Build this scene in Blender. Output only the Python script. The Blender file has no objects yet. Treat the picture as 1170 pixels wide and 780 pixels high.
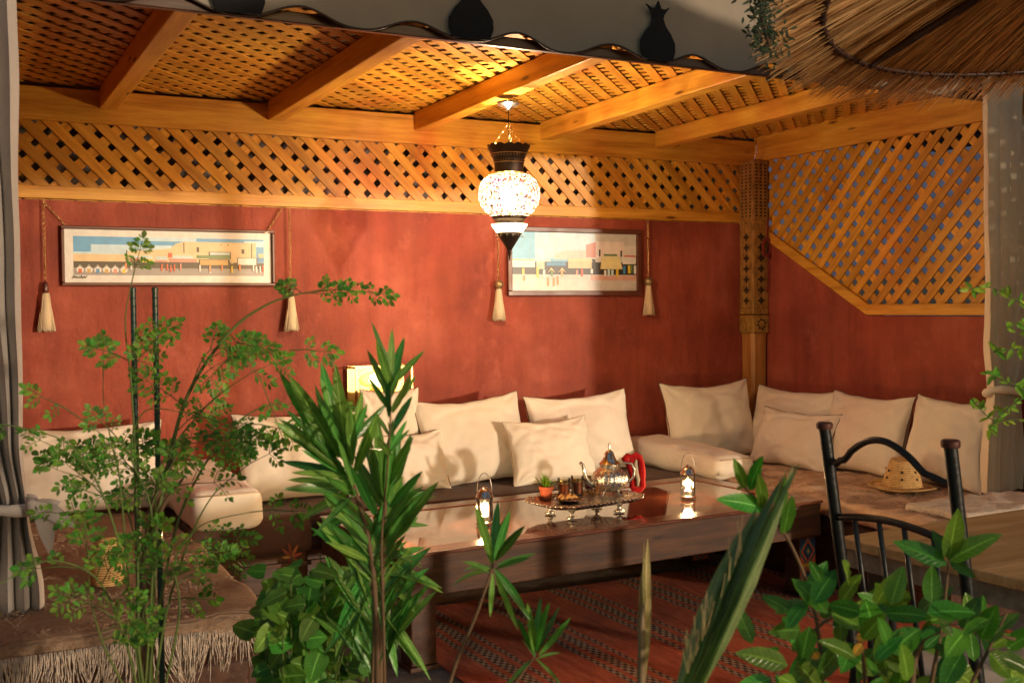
import bpy, bmesh, math, random
from math import sin, cos, pi, radians, sqrt, atan, atan2
from mathutils import Vector as V, Matrix, noise
RND = random.Random(7)
S = bpy.context.scene
C = S.collection

# ------------------------------------------------------------ camera
F, CX, CY, CAMH = 1270.0, 585.0, 390.0, 1.42
yaw, pitch, roll = radians(27.5), atan(39 / F), radians(0.5)
fw0, rt0 = V((sin(yaw), cos(yaw), 0)), V((cos(yaw), -sin(yaw), 0))
fw = fw0 * cos(pitch) - V((0, 0, 1)) * sin(pitch)
up0 = V((0, 0, 1)) * cos(pitch) + fw0 * sin(pitch)
rt = rt0 * cos(roll) - up0 * sin(roll)
up = up0 * cos(roll) + rt0 * sin(roll)
CAM = V((0, 0, CAMH))
def at(x, y, d):
    """a point of the place, d metres from the camera, seen at photo pixel x, y"""
    return CAM + (fw + rt * ((x - CX) / F) + up * ((CY - y) / F)) * d
def onz(x, y, z):
    r = at(x, y, 1) - CAM
    return CAM + r * ((z - CAMH) / r.z)
cam = bpy.data.cameras.new('camera'); camo = bpy.data.objects.new('camera', cam); C.objects.link(camo)
m = Matrix((rt, up, -fw)).transposed().to_4x4(); m.translation = CAM
camo.matrix_world = m
cam.sensor_width = 36; cam.lens = 36 * F / 1170; cam.clip_end = 3000; cam.clip_start = 0.05
cam.dof.use_dof = True; cam.dof.focus_distance = 5.0; cam.dof.aperture_fstop = 7.1
S.camera = camo

# ------------------------------------------------------------ mesh builder
class MB:
    def __init__(s): s.v = []; s.f = []; s.mi = []; s.cur = 0; s.at = {}
    def add(s, vs, fs, M=None):
        n = len(s.v)
        s.v += [(M @ V(p)) if M else V(p) for p in vs]
        s.f += [tuple(n + i for i in f) for f in fs]; s.mi += [s.cur] * len(fs)
    def box(s, lo, hi, M=None):
        x0, y0, z0 = lo; x1, y1, z1 = hi
        s.add([(x0,y0,z0),(x1,y0,z0),(x1,y1,z0),(x0,y1,z0),(x0,y0,z1),(x1,y0,z1),(x1,y1,z1),(x0,y1,z1)],
              [(0,3,2,1),(4,5,6,7),(0,1,5,4),(1,2,6,5),(2,3,7,6),(3,0,4,7)], M)
    def bbox(s, lo, hi, r=.004, M=None, seg=2):
        bm = bmesh.new(); bmesh.ops.create_cube(bm, size=1)
        for v in bm.verts: v.co = V([lo[i] + (v.co[i] + .5) * (hi[i] - lo[i]) for i in range(3)])
        bmesh.ops.bevel(bm, geom=bm.edges[:], offset=r, segments=seg, profile=.5, affect='EDGES')
        bm.verts.ensure_lookup_table(); bm.verts.index_update()
        s.add([v.co[:] for v in bm.verts], [tuple(v.index for v in f.verts) for f in bm.faces], M); bm.free()
    def tube(s, pts, r, n=8, M=None, cap=True):
        pts = [V(p) for p in pts]; k = len(pts)
        rs = [r] * k if not hasattr(r, '__len__') else list(r)
        vs = []; prev = None
        for i, p in enumerate(pts):
            t = (pts[min(i+1, k-1)] - pts[max(i-1, 0)])
            t = t.normalized() if t.length > 1e-9 else V((0, 0, 1))
            if prev is None:
                a = V((1, 0, 0)) if abs(t.x) < .9 else V((0, 1, 0))
                u = t.cross(a).normalized()
            else:
                u = (prev - t * prev.dot(t))
                u = u.normalized() if u.length > 1e-6 else t.orthogonal().normalized()
            prev = u; w = t.cross(u)
            for j in range(n):
                a = 2 * pi * j / n; vs.append(p + (u * cos(a) + w * sin(a)) * rs[i])
        fs = [(i*n+j, i*n+(j+1) % n, (i+1)*n+(j+1) % n, (i+1)*n+j) for i in range(k-1) for j in range(n)]
        if cap: fs += [tuple(range(n))[::-1], tuple((k-1)*n+j for j in range(n))]
        s.add(vs, fs, M)
    def lathe(s, prof, n=24, M=None, rib=0, ribn=12, a0=0):
        vs = []; k = len(prof)
        for (r, z) in prof:
            for j in range(n):
                a = a0 + 2*pi*j/n; q = r * (1 + rib * cos(ribn * a)) if r > .005 else r
                vs.append((q*cos(a), q*sin(a), z))
        fs = [(i*n+j, i*n+(j+1) % n, (i+1)*n+(j+1) % n, (i+1)*n+j) for i in range(k-1) for j in range(n)]
        fs += [tuple(range(n))[::-1], tuple((k-1)*n+j for j in range(n))]
        s.add(vs, fs, M)
    def prism(s, poly, fn, t0, t1):
        """poly in 2D, fn(a,b,t) -> 3D"""
        n = len(poly)
        vs = [fn(a, b, t0) for a, b in poly] + [fn(a, b, t1) for a, b in poly]
        s.add(vs, [tuple(range(n))[::-1], tuple(range(n, 2*n))] + [(i, (i+1) % n, n+(i+1) % n, n+i) for i in range(n)])
    def soft(s, lo, hi, r, step=.05, amp=.004, fr=6, seed=0, M=None, dip=None):
        """rounded, slightly uneven upholstery block"""
        ax = []
        for i in range(3):
            L = hi[i] - lo[i]; rr = min(r, L * .49)
            a = [0, rr*.12, rr*.3, rr*.6, rr]; mid = max(1, int((L - 2*rr) / step))
            b = [rr + (L - 2*rr) * j / mid for j in range(1, mid)]
            ax.append([lo[i] + q for q in a + b + [L - q for q in a[::-1]]])
        idx = {}; vs = []; fs = []
        def vid(p):
            k = tuple(round(c, 6) for c in p)
            if k not in idx:
                P = V(p); I = V([min(max(P[i], lo[i] + min(r, (hi[i]-lo[i])*.49)), hi[i] - min(r, (hi[i]-lo[i])*.49)) for i in range(3)])
                d = P - I
                if d.length > 1e-9: nrm = d.normalized(); Q = I + nrm * r
                else: nrm = V((0, 0, 1)); Q = P
                q = Q + nrm * amp * noise.noise(Q * fr + V((seed*3.1, seed, 0))) * 2
                if dip: q.z += dip(Q)
                idx[k] = len(vs); vs.append(q)
            return idx[k]
        for d in range(3):
            a, b = [i for i in range(3) if i != d]
            for side in (0, -1):
                for i in range(len(ax[a]) - 1):
                    for j in range(len(ax[b]) - 1):
                        q = []
                        for (ii, jj) in ((i, j), (i+1, j), (i+1, j+1), (i, j+1)):
                            p = [0, 0, 0]; p[d] = ax[d][side]; p[a] = ax[a][ii]; p[b] = ax[b][jj]; q.append(vid(p))
                        flip = (side == 0) ^ (d == 1)
                        q = q[::-1] if flip else q
                        if len(set(q)) > 2: fs.append(tuple(q))
        s.add(vs, fs, M)
    def leaf(s, p0, p1, W, nrm=None, sag=0., fold=.25, shape='lance', n=6, curl=0.):
        p0, p1 = V(p0), V(p1); t = p1 - p0; L = t.length
        if L < 1e-6: return
        t /= L; nrm = V(nrm) if nrm is not None else V((0, -1, .4))
        nrm = (nrm - t * nrm.dot(t))
        nrm = nrm.normalized() if nrm.length > 1e-4 else t.orthogonal().normalized()
        sd = t.cross(nrm); vs = []; fs = []
        for i in range(n + 1):
            a = i / n
            if shape == 'lance': w = (sin(pi * min(1, a*.92 + .04)) ** .8) * (1 - .25*a)
            elif shape == 'ovate': w = 1.72 * a**.55 * max(0, 1 - a)**.85
            elif shape == 'heart': w = (sin(pi * (a*.9 + .1) ** .6)) ** .6 if a < 1 else 0
            else: w = sin(pi * a ** 1.15) ** .75 if 0 < a < 1 else 0
            w = max(w.real if isinstance(w, complex) else w, .03) * W / 2
            if i == n: w = W * .012
            c = p0 + t * (a * L) + V((0, 0, -1)) * sag * L * a * a + nrm * curl * L * sin(pi * a)
            wv = .10 * w * sin(i*2.3 + p0.x*90)
            vs += [c - sd * w + nrm * (fold * w + wv), c, c + sd * w + nrm * (fold * w - wv)]
            k0 = len(s.v) + 3*i; s.at[k0] = s.at[k0+2] = (1, a); s.at[k0+1] = (0, a)
        for i in range(n):
            b = 3 * i; fs += [(b, b+1, b+4, b+3), (b+1, b+2, b+5, b+4)]
        s.add(vs, fs)

def link(o, parent): C.objects.link(o); o.parent = parent; return o
def root_loc(o):
    while o.parent: o = o.parent
    return V(o.location)
def obj(name, mb, mat, parent=None, smooth=False, origin=None, label=None, raw=False):
    me = bpy.data.meshes.new(name)
    off = (root_loc(parent) if parent else V(origin or (0, 0, 0))) if not raw else V((0, 0, 0))
    me.from_pydata([tuple(p - off) for p in mb.v], [], mb.f)
    for mt in (mat if isinstance(mat, (list, tuple)) else [mat]): me.materials.append(mt)
    if any(mb.mi): me.polygons.foreach_set('material_index', mb.mi)
    if smooth:
        me.polygons.foreach_set('use_smooth', [True] * len(me.polygons))
        if smooth != True: me.set_sharp_from_angle(angle=radians(smooth))
    if mb.at:
        fl = [0.0] * (3 * len(mb.v))
        for k, (p_, q_) in mb.at.items(): fl[3*k] = p_; fl[3*k+1] = q_; fl[3*k+2] = 1
        me.attributes.new('leaf_axis', 'FLOAT_VECTOR', 'POINT').data.foreach_set('vector', fl)
    me.update()
    o = bpy.data.objects.new(name, me)
    if parent is None and origin and not raw: o.location = origin
    if label: o['label'] = label
    return link(o, parent)
def tag(o, label, cat, group=None, kind=None):
    o['label'] = label; o['category'] = cat
    if group: o['group'] = group
    if kind: o['kind'] = kind
    return o
def thing(name, label, cat, loc, group=None, rz=0):
    o = bpy.data.objects.new(name, None); o.location = loc; o.rotation_euler = (0, 0, rz); o.empty_display_size = .1
    C.objects.link(o); return tag(o, label, cat, group)
def struct(name, mb, mat, smooth=False): o = obj(name, mb, mat, smooth=smooth); o['kind'] = 'structure'; return o
def copy_tree(o, parent=None):
    c = o.copy(); C.objects.link(c); c.parent = parent
    for ch in [x for x in o.children]: copy_tree(ch, c)
    return c

# ------------------------------------------------------------ materials
def newmat(name):
    m = bpy.data.materials.new(name); m.use_nodes = True; nt = m.node_tree
    return m, nt, nt.nodes['Principled BSDF']
def N(nt, t, **k):
    n = nt.nodes.new(t)
    for a, b in k.items():
        if a in n.inputs: n.inputs[a].default_value = b
        else: setattr(n, a, b)
    return n
def ramp(nt, fac, stops):
    r = nt.nodes.new('ShaderNodeValToRGB'); e = r.color_ramp.elements
    while len(e) < len(stops): e.new(.5)
    for i, (p, c) in enumerate(stops):
        e[i].position = p; e[i].color = (*c, 1) if len(c) == 3 else c
    nt.links.new(fac, r.inputs['Fac']); return r.outputs['Color']
def bump(nt, b, h, st, dist=.01):
    n = nt.nodes.new('ShaderNodeBump'); n.inputs['Strength'].default_value = st; n.inputs['Distance'].default_value = dist
    nt.links.new(h, n.inputs['Height']); nt.links.new(n.outputs['Normal'], b.inputs['Normal']); return n
def coords(nt, scale=(1, 1, 1), rot=(0, 0, 0)):
    tc = nt.nodes.new('ShaderNodeTexCoord'); mp = nt.nodes.new('ShaderNodeMapping')
    mp.inputs['Scale'].default_value = scale; mp.inputs['Rotation'].default_value = rot
    nt.links.new(tc.outputs['Object'], mp.inputs['Vector']); return mp.outputs['Vector']
def nz(nt, vec, scale, detail=5, rough=.55):
    n = nt.nodes.new('ShaderNodeTexNoise'); n.inputs['Scale'].default_value = scale
    n.inputs['Detail'].default_value = detail; n.inputs['Roughness'].default_value = rough
    nt.links.new(vec, n.inputs['Vector']); return n.outputs['Fac']
def mth(nt, op, a, b=None, c=None):
    n = nt.nodes.new('ShaderNodeMath'); n.operation = op
    for i, q in enumerate((a, b, c)):
        if q is None: continue
        if isinstance(q, (int, float)): n.inputs[i].default_value = q
        else: nt.links.new(q, n.inputs[i])
    return n.outputs[0]
def mixc(nt, f, a, b, mode='MIX'):
    n = nt.nodes.new('ShaderNodeMix'); n.data_type = 'RGBA'; n.blend_type = mode
    for s, q in ((n.inputs[0], f), (n.inputs[6], a), (n.inputs[7], b)):
        if isinstance(q, (int, float)): s.default_value = q
        elif isinstance(q, tuple): s.default_value = (*q, 1) if len(q) == 3 else q
        else: nt.links.new(q, s)
    return n.outputs[2]
def hsvv(nt, col, val):
    n = nt.nodes.new('ShaderNodeHueSaturation'); nt.links.new(col, n.inputs['Color']); nt.links.new(val, n.inputs['Value']); return n.outputs['Color']
def island(nt, lo, hi):
    g = nt.nodes.new('ShaderNodeNewGeometry'); m = nt.nodes.new('ShaderNodeMapRange')
    m.inputs['To Min'].default_value = lo; m.inputs['To Max'].default_value = hi
    nt.links.new(g.outputs['Random Per Island'], m.inputs['Value']); return m.outputs[0], g.outputs['Random Per Island']

def wood(name, dark, mid, light, axis='X', rough=.45, rot=(0, 0, 0), coat=0., knots=True, vary=.18, bmp=.15, sc=1.):
    m, nt, b = newmat(name)
    st = {'X': (1, 14, 14), 'Y': (14, 1, 14), 'Z': (14, 14, 1)}[axis]
    st = tuple(q * sc for q in st)
    tc = nt.nodes.new('ShaderNodeTexCoord'); r = N(nt, 'ShaderNodeMapping'); r.inputs['Rotation'].default_value = rot
    nt.links.new(tc.outputs['Object'], r.inputs['Vector'])
    val, rnd = island(nt, 1 - vary, 1 + vary)
    off = nt.nodes.new('ShaderNodeVectorMath'); off.operation = 'MULTIPLY_ADD'
    cb = nt.nodes.new('ShaderNodeCombineXYZ')
    for i in range(3): nt.links.new(rnd, cb.inputs[i])
    nt.links.new(cb.outputs[0], off.inputs[0]); off.inputs[1].default_value = (7, 5, 3); nt.links.new(r.outputs[0], off.inputs[2])
    mp = N(nt, 'ShaderNodeMapping'); mp.inputs['Scale'].default_value = st; nt.links.new(off.outputs[0], mp.inputs['Vector'])
    g = nz(nt, mp.outputs[0], 1.6, 7, .62)
    f2 = nz(nt, mp.outputs[0], 9, 3, .5)
    mix = mth(nt, 'MULTIPLY_ADD', f2, .25, mth(nt, 'MULTIPLY', g, .8))
    col = ramp(nt, mix, [(.32, dark), (.5, mid), (.68, light)])
    if knots:
        mk = N(nt, 'ShaderNodeMapping'); mk.inputs['Scale'].default_value = tuple(q / 14 * 4 + (1.2 if q < 2*sc else 3) for q in st)
        nt.links.new(off.outputs[0], mk.inputs['Vector'])
        vo = nt.nodes.new('ShaderNodeTexVoronoi'); vo.inputs['Scale'].default_value = 1.4; nt.links.new(mk.outputs[0], vo.inputs['Vector'])
        k = ramp(nt, vo.outputs['Distance'], [(0.05, (.22, .16, .1)), (.11, (1, 1, 1))])
        col = mixc(nt, 1., col, k, 'MULTIPLY')
    col = hsvv(nt, col, val)
    nt.links.new(col, b.inputs['Base Color'])
    rr = mth(nt, 'MULTIPLY_ADD', f2, .25, rough - .1); nt.links.new(rr, b.inputs['Roughness'])
    b.inputs['Coat Weight'].default_value = coat; b.inputs['Coat Roughness'].default_value = .12
    bump(nt, b, mix, bmp, .004); return m

PD, PM_, PL = (.36, .135, .012), (.58, .27, .026), (.72, .39, .055)
M = {}
M['pine_x'] = wood('pine_x', PD, PM_, PL, 'X'); M['pine_y'] = wood('pine_y', PD, PM_, PL, 'Y'); M['pine_z'] = wood('pine_z', PD, PM_, PL, 'Z')
M['slat_down'] = wood('slat_down', PD, PM_, PL, 'X', rot=(0, radians(-45), 0), knots=False, vary=.22)
M['slat_up'] = wood('slat_up', PD, PM_, PL, 'X', rot=(0, radians(45), 0), knots=False, vary=.22)
M['slat_ry'] = wood('slat_ry', PD, PM_, PL, 'Y', rot=(radians(45), 0, 0), knots=False, vary=.22)
M['slat_rz'] = wood('slat_rz', PD, PM_, PL, 'Y', rot=(radians(-45), 0, 0), knots=False, vary=.22)
M['slat_c1'] = wood('slat_c1', PD, PM_, PL, 'X', rot=(0, 0, radians(-45)), knots=False, vary=.2)
M['slat_c2'] = wood('slat_c2', PD, PM_, PL, 'X', rot=(0, 0, radians(45)), knots=False, vary=.2)
M['dark_x'] = wood('dark_x', (.028, .010, .005), (.06, .022, .012), (.10, .04, .02), 'X', .3, knots=False)
M['dark_y'] = wood('dark_y', (.028, .010, .005), (.06, .022, .012), (.10, .04, .02), 'Y', .3, knots=False)
M['table_x'] = wood('table_x', (.020, .007, .003), (.055, .019, .007), (.12, .045, .016), 'X', .6, coat=0., bmp=.5, vary=.1, sc=1.3)
M['table_top'] = wood('table_top', (.07, .020, .010), (.14, .045, .022), (.22, .08, .04), 'X', .22, coat=.35, bmp=.05, vary=.1)
M['plank'] = wood('plank', (.30, .17, .065), (.48, .29, .12), (.60, .40, .19), 'X', .5, vary=.15, sc=.9)
M['rough_grey'] = wood('rough_grey', (.10, .09, .07), (.2, .17, .13), (.3, .26, .2), 'X', .8, knots=False)
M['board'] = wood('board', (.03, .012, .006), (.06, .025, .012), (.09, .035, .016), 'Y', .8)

def plaster(name, c1, c2, c3, sc=2.2, bs=.25, rough=.75):
    m, nt, b = newmat(name); vec = coords(nt)
    f = nz(nt, vec, sc, 8, .62); f2 = nz(nt, vec, 45, 4, .6)
    col = ramp(nt, f, [(.3, c1), (.5, c2), (.72, c3)])
    vs = coords(nt, (5, 5, .5)); f3 = nz(nt, vs, 2.5, 4, .5)
    col = mixc(nt, 1., col, ramp(nt, f3, [(.3, (.84, .8, .78)), (.7, (1.08, 1.1, 1.12))]), 'MULTIPLY')
    pt = nz(nt, coords(nt, (1, 1, .8)), 5.5, 9, .7); col = mixc(nt, mth(nt, 'MULTIPLY', ramp(nt, pt, [(.56, (0, 0, 0)), (.70, (1, 1, 1))]), .28), col, tuple(min(1, q*1.35 + .03) for q in c3))
    sc_ = nz(nt, coords(nt, (.6, .6, 3)), 11, 6, .7); col = mixc(nt, mth(nt, 'MULTIPLY', ramp(nt, sc_, [(.62, (0, 0, 0)), (.70, (1, 1, 1))]), .3), col, tuple(q*.6 for q in c1))
    nt.links.new(col, b.inputs['Base Color']); b.inputs['Roughness'].default_value = rough
    tw = nz(nt, coords(nt, (2, 2, .7)), 4, 3, .5)
    bump(nt, b, mth(nt, 'ADD', mth(nt, 'MULTIPLY', tw, 1.5), mth(nt, 'MULTIPLY_ADD', f2, .3, f)), bs*1.6, .012); return m
M['red_plaster'] = plaster('red_plaster', (.20, .034, .018), (.30, .056, .028), (.42, .105, .062), 2.0, .5)
M['grey_plaster'] = plaster('grey_plaster', (.22, .19, .17), (.32, .29, .27), (.42, .39, .37), 4)
M['lilac_plaster'] = plaster('lilac_plaster', (.42, .42, .72), (.5, .5, .8), (.58, .57, .86), 2)

def fabric(name, c1, c2, weave=420, rough=.9, bs=.25, wr=5, wrs=.5, sheen=.12):
    m, nt, b = newmat(name); vec = coords(nt)
    f = nz(nt, vec, wr, 5, .55)
    w = N(nt, 'ShaderNodeTexWave', Scale=weave / 6.28, Distortion=1.0); w.bands_direction = 'X'; nt.links.new(vec, w.inputs[0])
    w2 = N(nt, 'ShaderNodeTexWave', Scale=weave / 6.28, Distortion=1.0); w2.bands_direction = 'Z'; nt.links.new(vec, w2.inputs[0])
    ww = mth(nt, 'ADD', w.outputs['Fac'], w2.outputs['Fac'])
    val, rnd = island(nt, .97, 1.03)
    col = ramp(nt, f, [(.3, c1), (.7, c2)])
    col = mixc(nt, .25, col, ramp(nt, mth(nt, 'MULTIPLY', ww, .5), [(0, tuple(q*.7 for q in c1)), (1, c2)]))
    nt.links.new(col, b.inputs['Base Color']); b.inputs['Roughness'].default_value = rough
    b.inputs['Specular IOR Level'].default_value = .2; b.inputs['Sheen Weight'].default_value = sheen; b.inputs['Sheen Roughness'].default_value = .5
    bump(nt, b, mth(nt, 'MULTIPLY_ADD', ww, .06, mth(nt, 'MULTIPLY', f, wrs)), bs, .02); return m
M['cream'] = fabric('cream', (.74, .67, .57), (.86, .80, .70))
M['ivory'] = fabric('ivory', (.80, .74, .64), (.88, .83, .74))
M['tan_cushion'] = fabric('tan_cushion', (.72, .63, .52), (.83, .75, .64))
M['piping'] = fabric('piping', (.10, .05, .03), (.16, .09, .05))
M['pipe_cream'] = fabric('pipe_cream', (.50, .38, .26), (.6, .47, .33))
M['brown_velvet'] = fabric('brown_velvet', (.05, .022, .014), (.10, .046, .03), rough=.6, bs=.4, wr=7, sheen=.08)
M['throw'] = fabric('throw', (.50, .30, .18), (.70, .49, .33), rough=.95, bs=.6, wr=14, sheen=.1)
M['fleece'] = fabric('fleece', (.62, .48, .36), (.8, .68, .56), rough=.95, bs=.9, wr=60, sheen=.2)
M['wool'] = fabric('wool', (.38, .24, .15), (.54, .39, .28), rough=1., wr=6)
M['linen'] = fabric('linen', (.72, .61, .46), (.82, .71, .56), bs=.2)
M['linen_grey'] = fabric('linen_grey', (.38, .35, .33), (.50, .46, .43), bs=.2)
M['valance'] = fabric('valance', (.30, .26, .21), (.40, .34, .27), bs=.15, wr=3)
M['black_cloth'] = fabric('black_cloth', (.010, .010, .012), (.02, .02, .022))
M['red_felt'] = fabric('red_felt', (.55, .008, .008), (.75, .02, .015), bs=.8, wr=60)
M['yarn'] = fabric('yarn', (.62, .50, .32), (.74, .62, .44), bs=.3)
M['red_rope'] = fabric('red_rope', (.16, .02, .015), (.28, .035, .025), bs=.5, wr=80)

def blanket_mat():
    m, nt, b = newmat('blanket'); vec = coords(nt)
    sx = nt.nodes.new('ShaderNodeSeparateXYZ'); nt.links.new(vec, sx.inputs[0])
    f = nz(nt, coords(nt, (9, 40, 9)), 4, 8, .75)
    st = nz(nt, coords(nt, (.4, 22, .4)), 1.5, 2, .5)
    col = ramp(nt, f, [(.3, (.28, .16, .10)), (.5, (.44, .29, .19)), (.75, (.58, .43, .32))])
    col = mixc(nt, ramp(nt, st, [(.55, (0, 0, 0)), (.62, (.7, .7, .7))]), col, (.46, .33, .24))
    nt.links.new(col, b.inputs['Base Color']); b.inputs['Roughness'].default_value = 1.; b.inputs['Specular IOR Level'].default_value = .1
    w = N(nt, 'ShaderNodeTexWave', Scale=26, Distortion=4.); w.bands_direction = 'Y'; nt.links.new(vec, w.inputs[0])
    bump(nt, b, mth(nt, 'MULTIPLY_ADD', w.outputs['Fac'], .5, mth(nt, 'MULTIPLY', f, 2.)), 1., .012); return m
M['blanket'] = blanket_mat()

def plain(name, col, rough=.5, metal=0., coat=0., bs=0., sc=20, vary=0, spec=None):
    m, nt, b = newmat(name); vec = coords(nt); f = nz(nt, vec, sc, 5, .6)
    c = ramp(nt, f, [(.3, tuple(q*.8 for q in col)), (.7, tuple(min(1, q*1.12) for q in col))])
    if vary: v, _ = island(nt, 1-vary, 1+vary); c = hsvv(nt, c, v)
    nt.links.new(c, b.inputs['Base Color']); b.inputs['Metallic'].default_value = metal
    nt.links.new(mth(nt, 'MULTIPLY_ADD', f, .3, rough - .15), b.inputs['Roughness']); b.inputs['Coat Weight'].default_value = coat
    if bs: bump(nt, b, f, bs, .005)
    return m
M['silver'] = plain('silver', (.72, .68, .6), .2, 1., bs=.1, sc=60)
M['engraved'] = plain('engraved', (.7, .66, .58), .26, 1., bs=.8, sc=90)
M['brass'] = plain('brass', (.62, .42, .16), .3, 1.)
M['dark_metal'] = plain('dark_metal', (.07, .05, .04), .45, .7, bs=.2, sc=90)
M['nickel'] = plain('nickel', (.55, .52, .48), .3, 1.)
M['iron'] = plain('iron', (.018, .022, .024), .38, .4, bs=.3, sc=70)
M['rust_cap'] = plain('rust_cap', (.10, .035, .028), .5, .3, bs=.3)
M['stake'] = plain('stake', (.012, .05, .04), .35, coat=.3)
M['frame_wood'] = plain('frame_wood', (.10, .026, .018), .35, coat=.3, sc=12)
M['terracotta'] = plain('terracotta', (.62, .13, .05), .7)
M['pastry'] = plain('pastry', (.72, .36, .10), .6, bs=.6, sc=40)
M['plate'] = plain('plate', (.25, .12, .06), .25, coat=.5)
M['tea'] = plain('tea', (.40, .09, .02), .12)
M['red_tea'] = plain('red_tea', (.5, .01, .02), .15)
M['bark'] = plain('bark', (.14, .08, .045), .9, bs=.8, sc=40)
M['green_stem'] = plain('green_stem', (.10, .15, .03), .6)
M['brown_stem'] = plain('brown_stem', (.15, .085, .04), .7, bs=.4)
M['candle'] = plain('candle', (.8, .74, .6), .6)
M['bead'] = plain('bead', (.32, .24, .12), .35, .6)
M['straw_ribs'] = plain('straw_ribs', (.05, .018, .01), .6)
M['terrace'] = plaster('terrace', (.13, .12, .10), (.2, .19, .165), (.27, .25, .22), 6, .4, .7)
M['earth'] = plaster('earth', (.04, .028, .018), (.07, .05, .03), (.1, .075, .05), 9, .8, .95)
M['ground'] = plaster('ground', (.08, .07, .05), (.13, .115, .085), (.18, .16, .12), 1, .4, .95)

def leafmat(name, c1, c2, trans=.3, rough=.42, hue=.045, back=1.2):
    m, nt, b = newmat(name); vec = coords(nt)
    f = nz(nt, vec, 25, 4, .6)
    col = ramp(nt, f, [(.3, c1), (.7, c2)])
    ab = nt.nodes.new('ShaderNodeAttribute'); ab.attribute_name = 'leaf_axis'; sx = nt.nodes.new('ShaderNodeSeparateXYZ'); nt.links.new(ab.outputs['Vector'], sx.inputs[0])
    rib = ramp(nt, sx.outputs[0], [(0, (1, 1, 1)), (.05, (.8, .8, .8)), (.11, (0, 0, 0))])
    vn = mth(nt, 'FRACT', mth(nt, 'SUBTRACT', mth(nt, 'MULTIPLY', sx.outputs[1], 9.), mth(nt, 'MULTIPLY', sx.outputs[0], 1.4)))
    vr = ramp(nt, vn, [(0, (.45, .45, .45)), (.10, (0, 0, 0)), (.92, (0, 0, 0)), (1, (.45, .45, .45))])
    veins = mth(nt, 'MULTIPLY', mth(nt, 'MAXIMUM', rib, vr), mth(nt, 'MULTIPLY', sx.outputs[2], .6))
    col = mixc(nt, veins, col, tuple(min(1, q*2.6 + .03) for q in c2))
    spn = nz(nt, coords(nt, (1, 1, 1)), 70, 3, .6); blot = ramp(nt, spn, [(.66, (0, 0, 0)), (.72, (.8, .8, .8))])
    col = mixc(nt, mth(nt, 'MULTIPLY', blot, .7), col, (.16, .11, .03))
    v, rnd = island(nt, .55, 1.5)
    h = nt.nodes.new('ShaderNodeHueSaturation'); nt.links.new(col, h.inputs['Color']); nt.links.new(v, h.inputs['Value'])
    hv = nt.nodes.new('ShaderNodeMapRange'); hv.inputs['To Min'].default_value = .5 - hue; hv.inputs['To Max'].default_value = .5 + hue*.6
    rr = mth(nt, 'FRACT', mth(nt, 'MULTIPLY', rnd, 7.3)); nt.links.new(rr, hv.inputs['Value']); nt.links.new(hv.outputs[0], h.inputs['Hue'])
    nt.links.new(h.outputs[0], b.inputs['Base Color']); b.inputs['Roughness'].default_value = rough
    tr = nt.nodes.new('ShaderNodeBsdfTranslucent')
    tc_ = mixc(nt, 1., h.outputs[0], (back, back * 1.15, back * .5), 'MULTIPLY'); nt.links.new(tc_, tr.inputs['Color'])
    mx = nt.nodes.new('ShaderNodeMixShader'); mx.inputs[0].default_value = trans
    out = nt.nodes['Material Output']
    nt.links.new(b.outputs[0], mx.inputs[1]); nt.links.new(tr.outputs[0], mx.inputs[2]); nt.links.new(mx.outputs[0], out.inputs['Surface'])
    bump(nt, b, mth(nt, 'SUBTRACT', f, veins), .45, .003); return m
M['leaf_moringa'] = leafmat('leaf_moringa', (.07, .20, .02), (.12, .30, .035), .35)
M['leaf_oleander'] = leafmat('leaf_oleander', (.06, .21, .035), (.11, .30, .05), .22, .3)
M['leaf_vine'] = leafmat('leaf_vine', (.06, .19, .02), (.10, .27, .035), .3)
M['leaf_hibiscus'] = leafmat('leaf_hibiscus', (.05, .18, .02), (.09, .26, .03), .3, .25)
M['leaf_lime'] = leafmat('leaf_lime', (.14, .36, .03), (.22, .46, .05), .4)
M['leaf_palm'] = leafmat('leaf_palm', (.10, .17, .05), (.17, .26, .09), .25, .45)
M['leaf_dry'] = leafmat('leaf_dry', (.22, .17, .07), (.34, .28, .13), .2, .6)
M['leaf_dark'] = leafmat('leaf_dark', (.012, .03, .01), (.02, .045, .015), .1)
M['leaf_yellow'] = leafmat('leaf_yellow', (.5, .32, .03), (.6, .4, .04), .3)
M['bud'] = leafmat('bud', (.35, .09, .03), (.5, .16, .05), .3)

def straw(name, c1, c2, c3):
    m, nt, b = newmat(name); v, rnd = island(nt, .6, 1.35)
    rr = mth(nt, 'FRACT', mth(nt, 'MULTIPLY', rnd, 11.7))
    col = hsvv(nt, ramp(nt, rr, [(.1, c1), (.5, c2), (.95, c3)]), v)
    nt.links.new(col, b.inputs['Base Color']); b.inputs['Roughness'].default_value = .6; return m
M['thatch'] = straw('thatch', (.34, .17, .06), (.58, .34, .14), (.76, .52, .26))
M['thatch_in'] = plain('thatch_in', (.38, .2, .08), .9, bs=.8, sc=60)

def hatmat():
    m, nt, b = newmat('hat_straw'); vec = coords(nt)
    w = N(nt, 'ShaderNodeTexWave', Scale=38, Distortion=1.2, Detail=2); w.bands_direction = 'Z'; nt.links.new(vec, w.inputs[0])
    f = nz(nt, vec, 60, 4, .6)
    col = ramp(nt, mth(nt, 'MULTIPLY_ADD', w.outputs['Fac'], .4, mth(nt, 'MULTIPLY', f, .7)), [(.25, (.34, .17, .05)), (.55, (.60, .36, .13)), (.85, (.74, .50, .22))])
    nt.links.new(col, b.inputs['Base Color']); b.inputs['Roughness'].default_value = .7
    bump(nt, b, mth(nt, 'ADD', w.outputs['Fac'], f), .7, .004); return m
M['hat'] = hatmat()

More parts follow.
